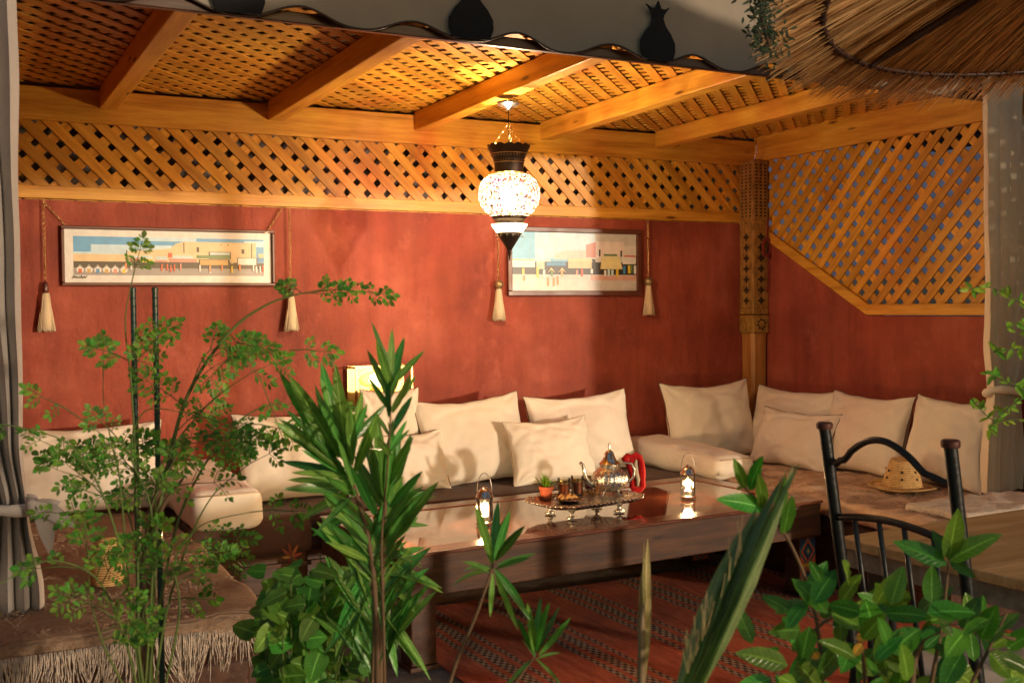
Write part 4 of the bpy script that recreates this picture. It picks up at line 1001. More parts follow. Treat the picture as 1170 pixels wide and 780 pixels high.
for u, c, za, zb in ((.08, yel, .62, .72), (.085, org, .74, .83), (.19, yel, .6, .78), (.24, wht, .64, .76), (.27, org, .77, .92), (.315, org, .77, .92), (.345, org, .75, .9), (.30, grn, .64, .75), (.38, och, .64, .75), (.50, pnk, .64, .72), (.54, red_, .62, .75), (.62, wht, .62, .7), (.73, wht, .64, .74), (.76, lbl, .62, .74), (.79, lbl, .63, .73), (.83, yel, .62, .76), (.89, blu, .56, .7), (.93, yel, .55, .69), (.95, grn, .55, .69), (.98, wht, .55, .70)):
    sh.append((c, R_(u, za, u + .018, zb)))
for u in (.27, .355): sh.append((crm, [(u, .70), (u + .035, .60), (u + .07, .70), (u + .035, .635)]))
picture(3.035, 3.985, 1.488, 1.902, .030, 'shorter framed market painting with blue sky behind the pendant lamp', sh, (.6, .6, .58), [])

# tassels
def tassel(x, ztop, zb, lab, bead):
    t = thing('tassel', lab, 'tassel', (x, YW - .03, ztop), 'cream tassels on the back wall')
    b = MB(); chain(b, (x, YW - .03, ztop), (x, YW - .03, zb + .235), .005, .0015); obj('chain', b, M['brass'], t, smooth=True)
    b = MB(); y = YW - .036
    if bead: b.lathe([(0, 0), (.012, .002), (.024, .018), (.027, .032), (.022, .048), (.010, .056), (0, .058)], 20, Matrix.Translation((x, y, zb + .18)))
    else: b.lathe([(0, 0), (.013, .0), (.015, .02), (.012, .05), (.006, .062), (0, .062)], 16, Matrix.Translation((x, y, zb + .18)))
    obj('bead', b, M['bead'] if bead else M['frame_wood'], t, smooth=True)
    b = MB(); b.lathe([(0, .0), (.030, .0), (.026, .06), (.019, .14), (.015, .165), (.017, .18), (0, .181)], 20, Matrix.Translation((x, y, zb + .004)))
    for k in range(110):
        a = RND.uniform(0, 2*pi); r0 = .017; r1 = RND.uniform(.030, .043)
        b.tube([(x + r0*cos(a), y + r0*sin(a)*.7, zb + .178), (x + (r0+.006)*cos(a), y + (r0+.006)*sin(a)*.7, zb + .12), (x + r1*cos(a), y + r1*sin(a)*.6, zb + RND.uniform(-.006, .012))], .0022, 4)
    b.tube([(x + .0175*cos(a), y + .0175*sin(a)*.75, zb + .168) for a in [k*2*pi/16 for k in range(17)]], .003, 5, cap=False)
    obj('yarn_skirt', b, M['yarn'], t, smooth=True)
tassel(.490, 1.97, 1.325, 'cream tassel left of the long narrow painting, beside the left curtain', False)
tassel(1.713, 1.97, 1.305, 'cream tassel just right of the long narrow painting', False)
tassel(2.968, 1.97, 1.345, 'cream tassel with round bead directly below the pendant lamp', True)
tassel(4.034, 1.97, 1.365, 'cream tassel with round bead right of the blue sky painting', True)

# ------------------------------------------------------------ curtains
def curtain(lab, pts, z1, tie, mat, amp=.035, fr=38, seed=0, z0=.02, knot=None):
    """pts: function z -> (x0, x1); pleats run down the cloth"""
    t = thing('curtain', lab, 'curtain', (pts(1)[0], tie[1], 0), 'tied linen curtains')
    b = MB(); nz_, nx_ = 90, 150; y = tie[1]
    for side in (0, 1):
        vs = []
        for j in range(nz_ + 1):
            z = z0 + (z1 - z0) * j / nz_; x0, x1 = pts(z); k = (x1 - x0)
            for i in range(nx_ + 1):
                u = i / nx_; ph = fr * u + 1.1*sin(u*5 + seed) + .35*noise.noise(V((u*2, z*.8, seed)))
                yy = y + amp * sin(ph) * min(1, k / .3 + .35) + .02*noise.noise(V((u*3, z*1.5, seed + 3))) + .006*noise.noise(V((u*18, z*7, seed)))
                xx = x0 + k * (u + .012*sin(2*ph)) + .008*noise.noise(V((z*3, u*4, seed)))
                vs.append((xx, yy + side*.0025, z))
        fs = [(j*(nx_+1)+i, j*(nx_+1)+i+1, (j+1)*(nx_+1)+i+1, (j+1)*(nx_+1)+i) for j in range(nz_) for i in range(nx_)]
        b.add(vs, fs if side == 0 else [f[::-1] for f in fs])
    obj('drape', b, mat, t, smooth=True)
    x0, x1 = pts(tie[0]); b = MB(); cx_ = (x0+x1)/2; w = (x1-x0)/2 + .012
    b.tube([(cx_ + w*cos(a), y + (.055)*sin(a), tie[0] + .012*sin(2*a)) for a in [k*2*pi/24 for k in range(25)]], [.020 + .003*sin(k*1.3) for k in range(25)], 8, cap=False)
    obj('tie', b, mat, t, smooth=True)
    if knot:
        b = MB(); kx, ky, kz = knot
        for a, l in ((28, .075), (-22, .12), (-75, .13)):
            a = radians(a); b.leaf((kx, ky, kz), (kx + l*cos(a), ky - .03, kz + l*sin(a)), .075, V((.1, -1, .2)), .2, .9, 'ovate', 10, .12)
        b.soft((kx - .03, ky - .03, kz - .03), (kx + .03, ky + .02, kz + .03), .02, .02, .006, 20, 4); obj('knot', b, mat, t, smooth=True)
def lp(z, tab):
    for (za, a), (zb, c) in zip(tab, tab[1:]):
        if za <= z <= zb:
            u = (z - za) / (zb - za); u = u*u*(3-2*u); return tuple(a[i] + (c[i]-a[i])*u for i in range(2))
    return tab[-1][1] if z > tab[-1][0] else tab[0][1]
curtain('grey beige curtain at the left edge, knotted low beside the left bench', lambda z: lp(z, [(0, (-.05, .33)), (.5, (-.02, .30)), (.78, (.06, .265)), (1.0, (.0, .25)), (1.5, (-.12, .255)), (2.4, (-.3, .262))]), 2.60, (.80, 3.88), M['linen_grey'], .04, 46, 1, knot=(.28, 3.80, .80))
curtain('pale beige curtain at the right edge, gathered in front of the right lattice', lambda z: lp(z, [(0, (4.60, 4.90)), (.6, (4.61, 4.90)), (.98, (4.66, 4.88)), (1.2, (4.63, 5.0)), (1.7, (4.62, 5.15)), (2.5, (4.60, 5.3))]), 2.60, (.98, 3.80), M['linen'], .032, 46, 5, z0=.478)

# ------------------------------------------------------------ iron chair
ch = thing('iron_chair', 'black wrought iron chair with wavy top rail and barred back', 'chair', (2.28, 1.96, 0))
pA = [at(942, 489, 3.02), None]; ZT = 1.10
A = onz(942, 489, ZT); B_ = onz(1086, 510, ZT)
def cpt(s_, z):      # s_ 0..1 along the back (far -> near); the back leans away from the seat
    p = A.lerp(B_, s_); lean = .10 * (1 - (z / ZT)) ; lean = .11 * max(0, (ZT - z)) / (ZT - .45) if z > .45 else .11 - .07*(.45 - z)/.45
    return V((p.x + lean, p.y, z))
for s_ in (0, 1):
    b = MB(); b.tube([cpt(s_, z) for z in (0.0, .2, .45, .6, .8, .95, ZT)], .0155, 14); lg = obj('leg', b, M['iron'], ch, smooth=50)
    b = MB(); p = cpt(s_, ZT); b.lathe([(0, -.002), (.020, -.002), (.0215, .003), (.0215, .012), (.017, .016), (0, .0165)], 20, Matrix.Translation(p)); obj('cap', b, M['rust_cap'], lg, smooth=40)
b = MB(); b.tube([cpt(u, 1.035 + .0 + (-.012 if u < .1 else 0) + .055*max(0, sin(pi*min(1, max(0, (u - .16)/.62)))) ** 1.0 - .014*sin(pi*min(1, u/.2))*(u < .2) - (.028*((u-.7)/.3) if u > .7 else 0)) for u in [k/28 for k in range(29)]], .0088, 10); obj('wavy_rail', b, M['iron'], ch, smooth=True)
def lowr(u): return .865 + .020*sin(pi*u) * 1.2
b = MB(); b.tube([cpt(u, lowr(u)) for u in [k/14 for k in range(15)]], .0095, 10); obj('lower_rail', b, M['iron'], ch, smooth=True)
b = MB(); b.tube([cpt(u, .50) for u in (0, .25, .5, .75, 1)], .0085, 10); obj('base_rail', b, M['iron'], ch, smooth=True)
for u in (.17, .38, .58, .80):
    b = MB(); b.tube([cpt(u, .50), cpt(u, .68), cpt(u, lowr(u))], .0068, 10); obj('back_bar', b, M['iron'], ch, smooth=True)
sx0 = A.x + .11; b = MB(); b.bbox((sx0 - .01, min(A.y, B_.y) - .0, .445), (sx0 + .42, max(A.y, B_.y) + .0, .462), .006); obj('seat', b, M['iron'], ch)
b = MB(); b.soft((sx0 + .02, B_.y + .015, .463), (sx0 + .41, A.y - .015, .505), .02, .03, .003, 8, 3); obj('seat_pad', b, M['tan_cushion'], ch, smooth=True)
for y in (A.y - .02, B_.y + .02):
    b = MB(); b.tube([(sx0 + .40, y, .445), (sx0 + .40, y, .2), (sx0 + .41, y, 0)], .0125, 12); obj('leg', b, M['iron'], ch, smooth=50)
b = MB(); b.tube([(sx0, A.y - .01, .2), (sx0 + .4, A.y - .02, .2)], .006, 8); b.tube([(sx0, B_.y + .01, .2), (sx0 + .4, B_.y + .02, .2)], .006, 8); obj('stretcher', b, M['iron'], ch, smooth=True)

# dining table (right foreground)
dt = thing('plank_table', 'light wooden plank table in the right foreground beside the iron chair', 'table', (2.9, 2.0, 0))
DM = Matrix.Translation((2.36, 2.46, 0)) @ Matrix.Rotation(radians(2.), 4, 'Z')
b = MB()
for k in range(6): b.bbox((0, -.159*(k+1) + .0015, .705), (1.05, -.159*k, .733), .003, DM)
obj('tabletop', b, M['plank'], dt)
b = MB(); b.bbox((.02, -.93, .645), (.045, -.02, .704), .003, DM); b.bbox((1.0, -.93, .645), (1.025, -.02, .704), .003, DM); b.bbox((.046, -.045, .645), (.999, -.02, .704), .003, DM); b.bbox((.046, -.93, .645), (.999, -.905, .704), .003, DM); obj('apron', b, M['rough_grey'], dt)
for x in (.09, .96):
    for y in (-.09, -.86): b = MB(); b.bbox((x-.03, y-.03, 0), (x+.03, y+.03, .644), .004, DM); obj('leg', b, M['iron'], dt)

# ------------------------------------------------------------ thatch parasol
AP = V((3.27, 1.70, 2.787)); RR = 1.438
TILT = Matrix.Rotation(radians(8.8), 3, V((-cos(radians(-24)), sin(radians(-24)), 0)))
para = thing('thatched_parasol', 'thatched straw parasol seen from below at the top right corner', 'parasol', (AP.x, AP.y, 0))
def cone(r, a, dz_=0): return AP + TILT @ V((r*cos(a), r*sin(a), -(.387) * (r/RR) + dz_))
b = MB(); n = 72; rr = [.0, .3, .7, 1.0, 1.28]; vs = [cone(max(r, .01), 2*pi*j/n, .05) for r in rr for j in range(n)] + [cone(max(r, .01), 2*pi*j/n, .13) for r in rr for j in range(n)]
k5 = len(rr)*n
fs = [(i*n+j, (i+1)*n+j, (i+1)*n+(j+1) % n, i*n+(j+1) % n) for i in range(len(rr)-1) for j in range(n)]
fs += [tuple(k5 + q for q in f[::-1]) for f in fs] + [((len(rr)-1)*n+j, k5+(len(rr)-1)*n+j, k5+(len(rr)-1)*n+(j+1) % n, (len(rr)-1)*n+(j+1) % n) for j in range(n)]
b.add(vs, fs); obj('thatch_core', b, M['thatch_in'], para, smooth=True)
b = MB(); T = random.Random(5)
for i in range(19000):
    a = T.uniform(0, 2*pi); far = T.random()
    r0 = T.uniform(.05, 1.15) if far < .62 else T.uniform(.85, 1.2)
    r1 = min(r0 + T.uniform(.3, .6), RR * T.uniform(.93, 1.02)) if far < .62 else RR * T.uniform(.94, 1.05)
    da = T.gauss(0, .03); top = i % 5 == 0
    dz0 = (.14 if top else T.uniform(.012, .05)); dz1 = dz0 + T.uniform(-.03, .02) * (r1/RR)
    p0 = cone(r0, a, dz0); p2 = cone(r1, a + da * (r1 - r0), dz1 - (.05*(max(0, r1 - 1.2)))) ; p1 = (p0 + p2)/2 + V((T.gauss(0, .004), T.gauss(0, .004), T.gauss(0, .005)))
    b.tube([p0, p1, p2], [.0024, .0022, .0008], 3, cap=False)
obj('thatch', b, M['thatch'], para)
for k in range(8):
    a = radians(10 + 45*k + 9); b = MB(); b.tube([cone(.03, a, -.02), cone(.5, a, -.016), cone(1.27, a, -.012)], [.018, .016, .013], 8); obj('rib', b, M['straw_ribs'], para, smooth=True)
for r_ in (.72, 1.285):
    b = MB(); b.tube([cone(r_, 2*pi*k/72, -.004) for k in range(73)], .0085, 7, cap=False)
    for k in range(150): a = 2*pi*k/150; b.tube([cone(r_-.012, a, -.008), cone(r_, a+.004, -.016), cone(r_+.012, a, -.006)], .003, 4)
    obj('hoop', b, M['straw_ribs'], para, smooth=True)
b = MB(); b.tube([(AP.x, AP.y, 0), (AP.x, AP.y, 2.775)], .035, 14); obj('pole', b, M['straw_ribs'], para, smooth=True)

# ------------------------------------------------------------ plants
P = random.Random(11)
def poly3(pts, d0, d1=None):
    d1 = d0 if d1 is None else d1; n = len(pts)
    return [at(x, y, d0 + (d1-d0)*i/max(1, n-1)) for i, (x, y) in enumerate(pts)]
def smoothline(pts, k=5):
    out = []
    for i in range(len(pts)-1):
        p0, p1, p2, p3 = pts[max(i-1, 0)], pts[i], pts[i+1], pts[min(i+2, len(pts)-1)]
        for j in range(k):
            t_ = j/k; out.append(.5*((2*p1) + (p2-p0)*t_ + (2*p0-5*p1+4*p2-p3)*t_*t_ + (3*p1-p0-3*p2+p3)*t_**3))
    out.append(pts[-1]); return out
def plant(name, lab, cat, base): return thing(name, lab, cat, base)
toC = lambda p: (CAM - p).normalized()

# --- feathery shrub on the left with pinnate leaves
sb = at(165, 900, 2.35); sb = V((sb.x, sb.y + .05, .12))
mo = plant('feathery_shrub', 'tall feathery shrub with small rounded leaflets tied to two green stakes', 'shrub', tuple(sb))
stem = MB(); fol = MB()
def frond(p0, dr, L, nrm, npair=6, ls=.022):
    dr = dr.normalized(); sd = dr.cross(nrm).normalized(); pts = []
    for i in range(npair + 1):
        t_ = i/npair; pts.append(p0 + dr*L*t_ + V((0, 0, -.22*L*t_*t_)))
    stem.tube(pts, [.0009]*npair + [.0004], 4, cap=False)
    for i in range(1, npair + 1):
        s0 = ls * (1 - .25*abs(i/npair - .45)) * P.uniform(.8, 1.15)
        for sg in (-1, 1):
            q_ = pts[i] - dr*L/npair*.3*(sg > 0); d_ = (sd*sg*.85 + dr*.55 + V((0, 0, P.uniform(-.3, .1)))).normalized()
            fol.leaf(q_ + d_*.003, q_ + d_*s0, s0*.42, nrm + V((P.uniform(-.5, .5), P.uniform(-.5, .5), P.uniform(-.4, .4))), .1, .15, 'obov', 4)
    fol.leaf(pts[-1], pts[-1] + dr*ls, ls*.6, nrm, .1, .15, 'obov', 4)
def spray(p0, dr, L, dens=4, bi=True):
    """bipinnate leaf: a rachis with fronds on both sides"""
    dr = dr.normalized(); nrm = (toC(p0) + V((P.uniform(-.7, .7), P.uniform(-.3, .3), P.uniform(-.1, .9)))).normalized()
    sd = dr.cross(nrm).normalized()
    pts = [p0 + dr*L*i/dens + V((0, 0, -.18*L*(i/dens)**2)) for i in range(dens+1)]
    stem.tube(pts, [.0013]*dens + [.0007], 4, cap=False)
    for i in range(1, dens+1):
        fl_ = L*.42*(1 - .35*i/dens)*P.uniform(.8, 1.2)
        for sg in (-1, 1):
            if P.random() < .8: frond(pts[i], sd*sg + dr*P.uniform(.4, .9), fl_, nrm, P.choice((3, 4, 5)), .0175*P.uniform(.8, 1.2))
    frond(pts[-1], dr, L*.35, nrm, 4)
canes = [  # pixel path, depth start/end, radius, leafy from, spray length, number
    ([(160, 800), (158, 700), (156, 560), (150, 440), (143, 370), (150, 325)], 2.35, 2.35, .004, .62, .09, 7),
    ([(172, 800), (172, 700), (176, 620), (190, 540), (215, 450), (262, 380), (305, 348), (345, 335)], 2.4, 2.5, .0075, .50, .10, 9),
    ([(166, 800), (150, 690), (130, 600), (105, 540), (75, 505), (40, 492)], 2.3, 2.15, .004, .45, .11, 11),
    ([(175, 800), (190, 700), (215, 620), (240, 570), (265, 545)], 2.35, 2.3, .0035, .3, .11, 10),
    ([(168, 800), (178, 720), (205, 590), (255, 500), (300, 465), (345, 462)], 2.45, 2.6, .0045, .5, .10, 11),
    ([(170, 800), (178, 640), (182, 540), (230, 470), (265, 440)], 2.35, 2.3, .004, .45, .11, 12),
    ([(160, 800), (140, 720), (110, 660), (60, 640), (20, 655)], 2.2, 2.0, .0035, .35, .10, 11),
    ([(150, 800), (120, 740), (105, 690), (100, 640)], 2.2, 2.1, .003, .3, .10, 8),
    ([(164, 800), (160, 650), (140, 560), (120, 470), (118, 430)], 2.4, 2.5, .003, .5, .09, 9),
    ([(163, 800), (150, 700), (138, 560), (128, 510), (95, 480)], 2.3, 2.2, .003, .35, .10, 10),
    ([(165, 800), (175, 600), (150, 520), (165, 470), (205, 470)], 2.3, 2.25, .003, .3, .12, 12),
    ([(185, 800), (205, 700), (200, 640), (230, 600), (285, 585)], 2.3, 2.25, .003, .4, .09, 8),
    ([(262, 380), (290, 420), (300, 440)], 2.5, 2.5, .0012, .1, .08, 5),
    ([(215, 450), (240, 400), (285, 405), (330, 400)], 2.5, 2.55, .0015, .3, .08, 5),
    ([(345, 335), (380, 335), (405, 333)], 2.5, 2.55, .001, .0, .07, 5)]
for pts, d0, d1, r_, f0, sl, ns in canes:
    ln = smoothline(poly3(pts, d0, d1), 6); n_ = len(ln)
    if pts[0][1] >= 800: ln = [V((sb.x + P.uniform(-.03, .03), sb.y + P.uniform(-.03, .03), .08))] + ln; n_ += 1
    stem.tube(ln, [max(.0008, r_*(1 - .8*i/n_)) for i in range(n_)], 6)
    for k in range(int(ns*.42 + .6)):
        u = f0 + (1 - f0) * (k + P.random()*.6) / ns; i = min(n_-2, int(u*(n_-1))); dr = (ln[i+1] - ln[i]).normalized()
        side = rt * P.choice((-1, 1)) * P.uniform(.5, 1.2) + up * P.uniform(-.4, .6) + fw * P.uniform(-.5, .5)
        spray(ln[i], dr*.6 + side, sl*P.uniform(.7, 1.2), P.choice((2, 3, 3)))
    spray(ln[-1], (ln[-1] - ln[-2]), sl, 2)
tr = MB(); tr.tube(smoothline([V((sb.x, sb.y, .08)), at(166, 780, 2.37), at(166, 680, 2.38), at(170, 610, 2.4), at(178, 570, 2.4), at(200, 520, 2.4)], 4), [.014]*6 + [.012]*6 + [.009]*5 + [.005]*4, 8)
tr.tube(smoothline([at(172, 625, 2.4), at(185, 580, 2.38), at(210, 545, 2.4)], 4), [.008, .008, .007, .006, .005, .004, .004, .003, .002], 7)
obj('trunk', tr, M['bark'], mo, smooth=True); obj('stems', stem, M['green_stem'], mo, smooth=True); obj('foliage', fol, M['leaf_moringa'], mo)
for (x_, d_, lab) in ((177, 2.62, 'dark green metal stake, right one of the pair in the feathery shrub'), (152, 2.66, 'dark green metal stake, left one of the pair in the feathery shrub')):
    p = at(x_, 333, d_); b = MB(); b.tube([(p.x, p.y, .05), (p.x, p.y, p.z)], .0068, 10)
    for k in range(70): z = .1 + k*.0195; b.tube([(p.x + .0073*cos(a), p.y + .0073*sin(a), z + .0008*a) for a in [q*2*pi/8 for q in range(9)]], .0012, 4, cap=False)
    b.lathe([(0, 0), (.0078, 0), (.0078, .008), (.004, .011), (0, .011)], 12, Matrix.Translation((p.x, p.y, p.z)))
    tag(obj('garden_stake', b, M['stake'], smooth=40, origin=(p.x, p.y, .05)), lab, 'garden stake', 'green plant stakes')

# --- oleanders
def oleander(lab, base, stems, leaves, d, seed, extra=0, mat='leaf_oleander', w=(.024, .034)):
    t = plant('oleander', lab, 'oleander', tuple(base)); s_ = MB(); f = MB(); q = random.Random(seed)
    for pts, r_ in stems:
        ln = smoothline(poly3(pts, d), 5)
        if pts[0][1] >= 780: ln = [V((base[0] + q.uniform(-.03, .03), base[1] + q.uniform(-.03, .03), base[2] - .03))] + ln
        s_.tube(ln, [max(.0015, r_*(1 - .6*i/len(ln))) for i in range(len(ln))], 7)
    more = []
    for L_ in leaves:
        more.append(L_)
        for _ in range(extra):
            j = [q.uniform(-7, 7), q.uniform(-7, 7)]; more.append((L_[0] + j[0]*.5, L_[1] + j[1], L_[2] + q.uniform(-24, 24), L_[3] + q.uniform(-12, 16)) + tuple(L_[4:]))
    for (bx, by, tx, ty, *o) in more:
        dd = o[0] if o else q.uniform(-.10, .10); sg = o[1] if len(o) > 1 else .04
        p0 = at(bx, by, d); p1 = at(tx, ty, d + dd)
        if sg: p1 = p1 + V((0, 0, sg * (p1-p0).length))
        nr = toC(p0) + rt*q.uniform(-1.1, 1.1) + up*q.uniform(-.2, .9)
        f.leaf(p0, p1, (p1-p0).length*q.uniform(.135, .18) if len(o) < 3 else o[2], nr, sg, .28, 'lance', 9)
    obj('stems', s_, M['brown_stem'], t, smooth=True); obj('leaves', f, M[mat], t, smooth=True); return t
lv = [(388, 522, 330, 428), (392, 520, 367, 413), (394, 522, 378, 438), (390, 530, 318, 478), (392, 535, 322, 492), (398, 545, 322, 527), (400, 552, 328, 548), (398, 520, 396, 455), (398, 515, 420, 460), (405, 540, 432, 470), (395, 540, 340, 500), (402, 560, 345, 592), (408, 566, 372, 545), (396, 528, 352, 462), (400, 530, 408, 470), (405, 560, 385, 500), (400, 548, 360, 520), (386, 515, 360, 440)]
lv += [(440, 575, 430, 472), (442, 575, 458, 488), (443, 577, 470, 495), (445, 580, 483, 538), (440, 580, 415, 500), (445, 585, 492, 562), (438, 582, 405, 520), (440, 570, 445, 500), (436, 560, 470, 510), (444, 600, 490, 600, .05), (430, 590, 400, 530), (425, 600, 380, 560), (446, 590, 478, 545), (437, 572, 425, 505)]
lv += [(430 + (i*37 % 15) - 7, 780 - i*6, 430 + (-1)**i*(18 + (i*29 % 47)), 700 - i*6 + (i*17 % 31), 0, .08) for i in range(30)]
lv += [(430, 620, 470, 560), (430, 630, 478, 590), (432, 640, 486, 625), (425, 625, 392, 585), (420, 640, 375, 620), (430, 650, 480, 700, 0, .35), (428, 655, 505, 672, 0, .4), (425, 650, 385, 730, 0, .3), (420, 645, 360, 690, 0, .3), (432, 660, 455, 745, 0, .2), (430, 670, 440, 770, 0, .2), (424, 668, 400, 760, 0, .2), (436, 640, 470, 660, 0, .5), (415, 600, 395, 640, 0, .2), (410, 580, 375, 600), (440, 610, 460, 640), (418, 690, 370, 750, 0, .2), (432, 700, 480, 770, 0, .3)]
q = onz(432, 900, .12); bs_ = at(430, 800, 2.15)
oleander('large oleander with upright spears of long leaves left of the table', (bs_.x, bs_.y, .12), [([(432, 800), (430, 700), (420, 610), (400, 545), (390, 515)], .008), ([(434, 800), (436, 700), (440, 600), (440, 560)], .007), ([(425, 800), (428, 720), (428, 640)], .006)], lv, 2.15, 3, 1)
lv = [(562, 640, 543, 577), (565, 638, 569, 572), (565, 640, 583, 583), (566, 640, 600, 600), (568, 645, 612, 632, .03, .0), (566, 650, 606, 637), (563, 650, 530, 650, 0, .4), (562, 652, 517, 670, 0, .45), (563, 655, 560, 705, 0, .1), (566, 655, 592, 722, 0, .2), (565, 650, 606, 712, 0, .25), (561, 655, 528, 640, 0, .3), (562, 645, 552, 590), (564, 640, 577, 590)]
bs_ = at(515, 800, 2.0)
oleander('single oleander shoot with a whorl of leaves before the table front', (bs_.x, bs_.y, .12), [([(508, 800), (522, 755), (545, 700), (560, 655), (564, 640)], .0042)], lv, 2.0, 8)
lv = [(610, 745, 602, 688), (612, 742, 618, 682), (613, 742, 628, 688), (614, 745, 640, 692), (616, 748, 652, 705), (612, 750, 590, 705), (614, 752, 640, 745, 0, .2), (612, 752, 645, 790, 0, .3), (610, 752, 575, 790, 0, .2), (610, 750, 596, 730), (613, 745, 624, 700)]
bs_ = at(588, 800, 2.1)
oleander('small oleander tip low over the red rug, right of the whorled shoot', (bs_.x, bs_.y, .12), [([(575, 800), (592, 775), (612, 748)], .004)], lv, 2.1, 9)
lv = [(446, 500, 428, 470), (446, 500, 470, 455), (446, 470, 420, 430), (446, 470, 475, 430), (446, 440, 430, 390), (446, 440, 462, 385), (446, 440, 448, 375), (446, 520, 430, 500), (446, 515, 468, 490), (446, 455, 436, 405), (446, 455, 458, 410)]
bs_ = at(440, 800, 1.95)
oleander('tallest thin oleander shoot rising in front of the box lamp', (bs_.x, bs_.y, 0.12), [([(440, 800), (438, 700), (436, 620), (442, 540), (446, 480), (446, 430)], .0028)], lv, 1.95, 10, 1)

# --- broad leaved vine bush
vb = at(345, 800, 2.3)
t = plant('leafy_bush', 'low bush of broad rounded leaves between the left blanket and the oleander', 'bush', (vb.x, vb.y, .12)); s_ = MB(); f = MB(); q = random.Random(21)
for k in range(34):
    x = q.uniform(302, 418); y = q.uniform(648, 800) if k > 6 else q.uniform(640, 680); d_ = 2.3 + q.uniform(-.18, .18)
    e = at(x, y, d_); ln = smoothline([V((vb.x + q.uniform(-.05, .05), vb.y + q.uniform(-.05, .05), .10)), (V((vb.x, vb.y, .3)) + e)/2 + V((q.uniform(-.04, .04), 0, 0)), e], 4)
    s_.tube(ln, .0018, 5)
    for j in range(11):
        u = q.uniform(.45, 1); c = ln[min(len(ln)-1, int(u*len(ln)))] + V((q.uniform(-.04, .04), q.uniform(-.04, .04), q.uniform(-.03, .03)))
        a = q.uniform(0, 2*pi); l = q.uniform(.032, .058); dv = rt*cos(a) + up*(sin(a)*.7 - .25) + fw*q.uniform(-.5, .5)
        f.leaf(c, c + dv.normalized()*l, l*q.uniform(.75, .95), toC(c) + V((q.uniform(-.6, .6), q.uniform(-.6, .6), q.uniform(0, 1))), .12, .18, 'heart', 7)
for x, y in ((333, 634), (365, 632), (318, 650)):
    e = at(x, y, 2.3); s_.tube([at(x + 12, y + 60, 2.3), at(x + 6, y + 30, 2.3), e], .0016, 5)
obj('stems', s_, M['green_stem'], t, smooth=True); obj('leaves', f, M['leaf_vine'], t, smooth=True)
f = MB(); e = at(333, 636, 2.3)
for a in range(7): f.leaf(e, e + (rt*cos(a*.9) + up*(sin(a*.9) + .4))*.022, .007, toC(e), 0, .2)
obj('bud', f, M['bud'], t)

# --- dry palm spike, palm fan
sp = at(735, 800, 1.9)
t = plant('palm_spear', 'narrow dry palm leaf standing upright before the rug', 'palm leaf', (sp.x, sp.y, .12)); f = MB()
f.tube([V((sp.x, sp.y, .06)), at(733, 800, 1.9), at(733, 720, 1.9), at(735, 690, 1.9)], [.008, .0075, .006, .003], 6)
f.leaf(at(732, 800, 1.9), at(740, 615, 1.92), .022, toC(sp) + rt*.4, 0, .7, 'lance', 12); f.leaf(at(734, 800, 1.91), at(733, 652, 1.9), .014, toC(sp) - rt*.6, 0, .6, 'lance', 10); f.leaf(at(735, 740, 1.9), at(736, 618, 1.9), .007, toC(sp), 0, .3)
obj('blade', f, M['leaf_dry'], t, smooth=True)
pf = at(775, 800, 1.45)
t = plant('palm_fan', 'pleated green palm leaf leaning right across the end of the low table', 'palm leaf', (pf.x, pf.y, .12))
f = MB(); q = random.Random(4)
f.tube([V((pf.x, pf.y, .06)), at(770, 820, 1.45), at(775, 790, 1.45)], .008, 7)
obj('stalk', f, M['leaf_palm'], t, smooth=True)
f = MB(); n = 19
for k in range(n):
    u = k/(n-1); tx = 848 + 62*u + q.uniform(-4, 4); ty = 612 - 84*u + q.uniform(-9, 9); d_ = 1.45 + .012*(k % 2)
    p0 = at(770 + 26*u, 802 - 6*u, d_); p1 = at(tx, ty, d_ + .05)
    f.leaf(p0, p1, .022, toC(p0) + rt*(1.1 if k % 2 else -1.1), .0, .2, 'lance', 12, curl=.03)
obj('pleated_blade', f, M['leaf_palm'], t, smooth=True)
f = MB()
for k in range(26):
    u = q.random(); x = 785 + 62*u; y = 770 - 140*u; f.tube([at(x, y, 1.45), at(x + q.uniform(-6, 8), y - q.uniform(20, 50), 1.44)], .0006, 3)
obj('fibres', f, M['leaf_dry'], t)

# --- hibiscus bottom right
hb = at(990, 860, 1.85)
t = plant('hibiscus_bush', 'glossy broad leaved bush along the bottom right, in front of the iron chair', 'bush', (hb.x, hb.y, 0)); s_ = MB(); f = MB(); q = random.Random(31)
hbase = V((hb.x, hb.y, -.02))
def twig(pts, d, r_=.004, root=True):
    ln = smoothline(poly3(pts, d), 5)
    if root: ln = [hbase + V((q.uniform(-.1, .1), q.uniform(-.1, .1), 0))] + ln
    s_.tube(ln, [max(.0015, r_*(1 - .65*i/len(ln))) for i in range(len(ln))], 7); return ln
def bigleaf(bx, by, tx, ty, d, w=.62, sg=.08):
    p0 = at(bx, by, d); p1 = at(tx, ty, d + q.uniform(-.05, .05)); L = (p1-p0).length
    f.leaf(p0, p1 + V((0, 0, sg*L)), L*w, toC(p0) + rt*q.uniform(-.6, .6) + up*q.uniform(-.1, .9), sg, .22, 'ovate', 8)
twig([(940, 800), (935, 720), (920, 660), (897, 610), (872, 580), (850, 556)], 1.9, .0045)
for a in ((852, 558, 838, 523), (856, 560, 872, 520), (872, 580, 866, 540), (872, 580, 818, 570), (885, 595, 898, 545), (895, 610, 905, 565), (848, 556, 843, 560), (898, 612, 896, 575), (878, 585, 852, 578)): bigleaf(*a, 1.9, .5)
twig([(1060, 800), (1075, 720), (1082, 660), (1085, 630)], 1.8)
for a in ((1084, 640, 1095, 580), (1084, 640, 1145, 610), (1082, 645, 1020, 618), (1083, 635, 1065, 605), (1085, 640, 1115, 660)): bigleaf(*a, 1.8, .55)
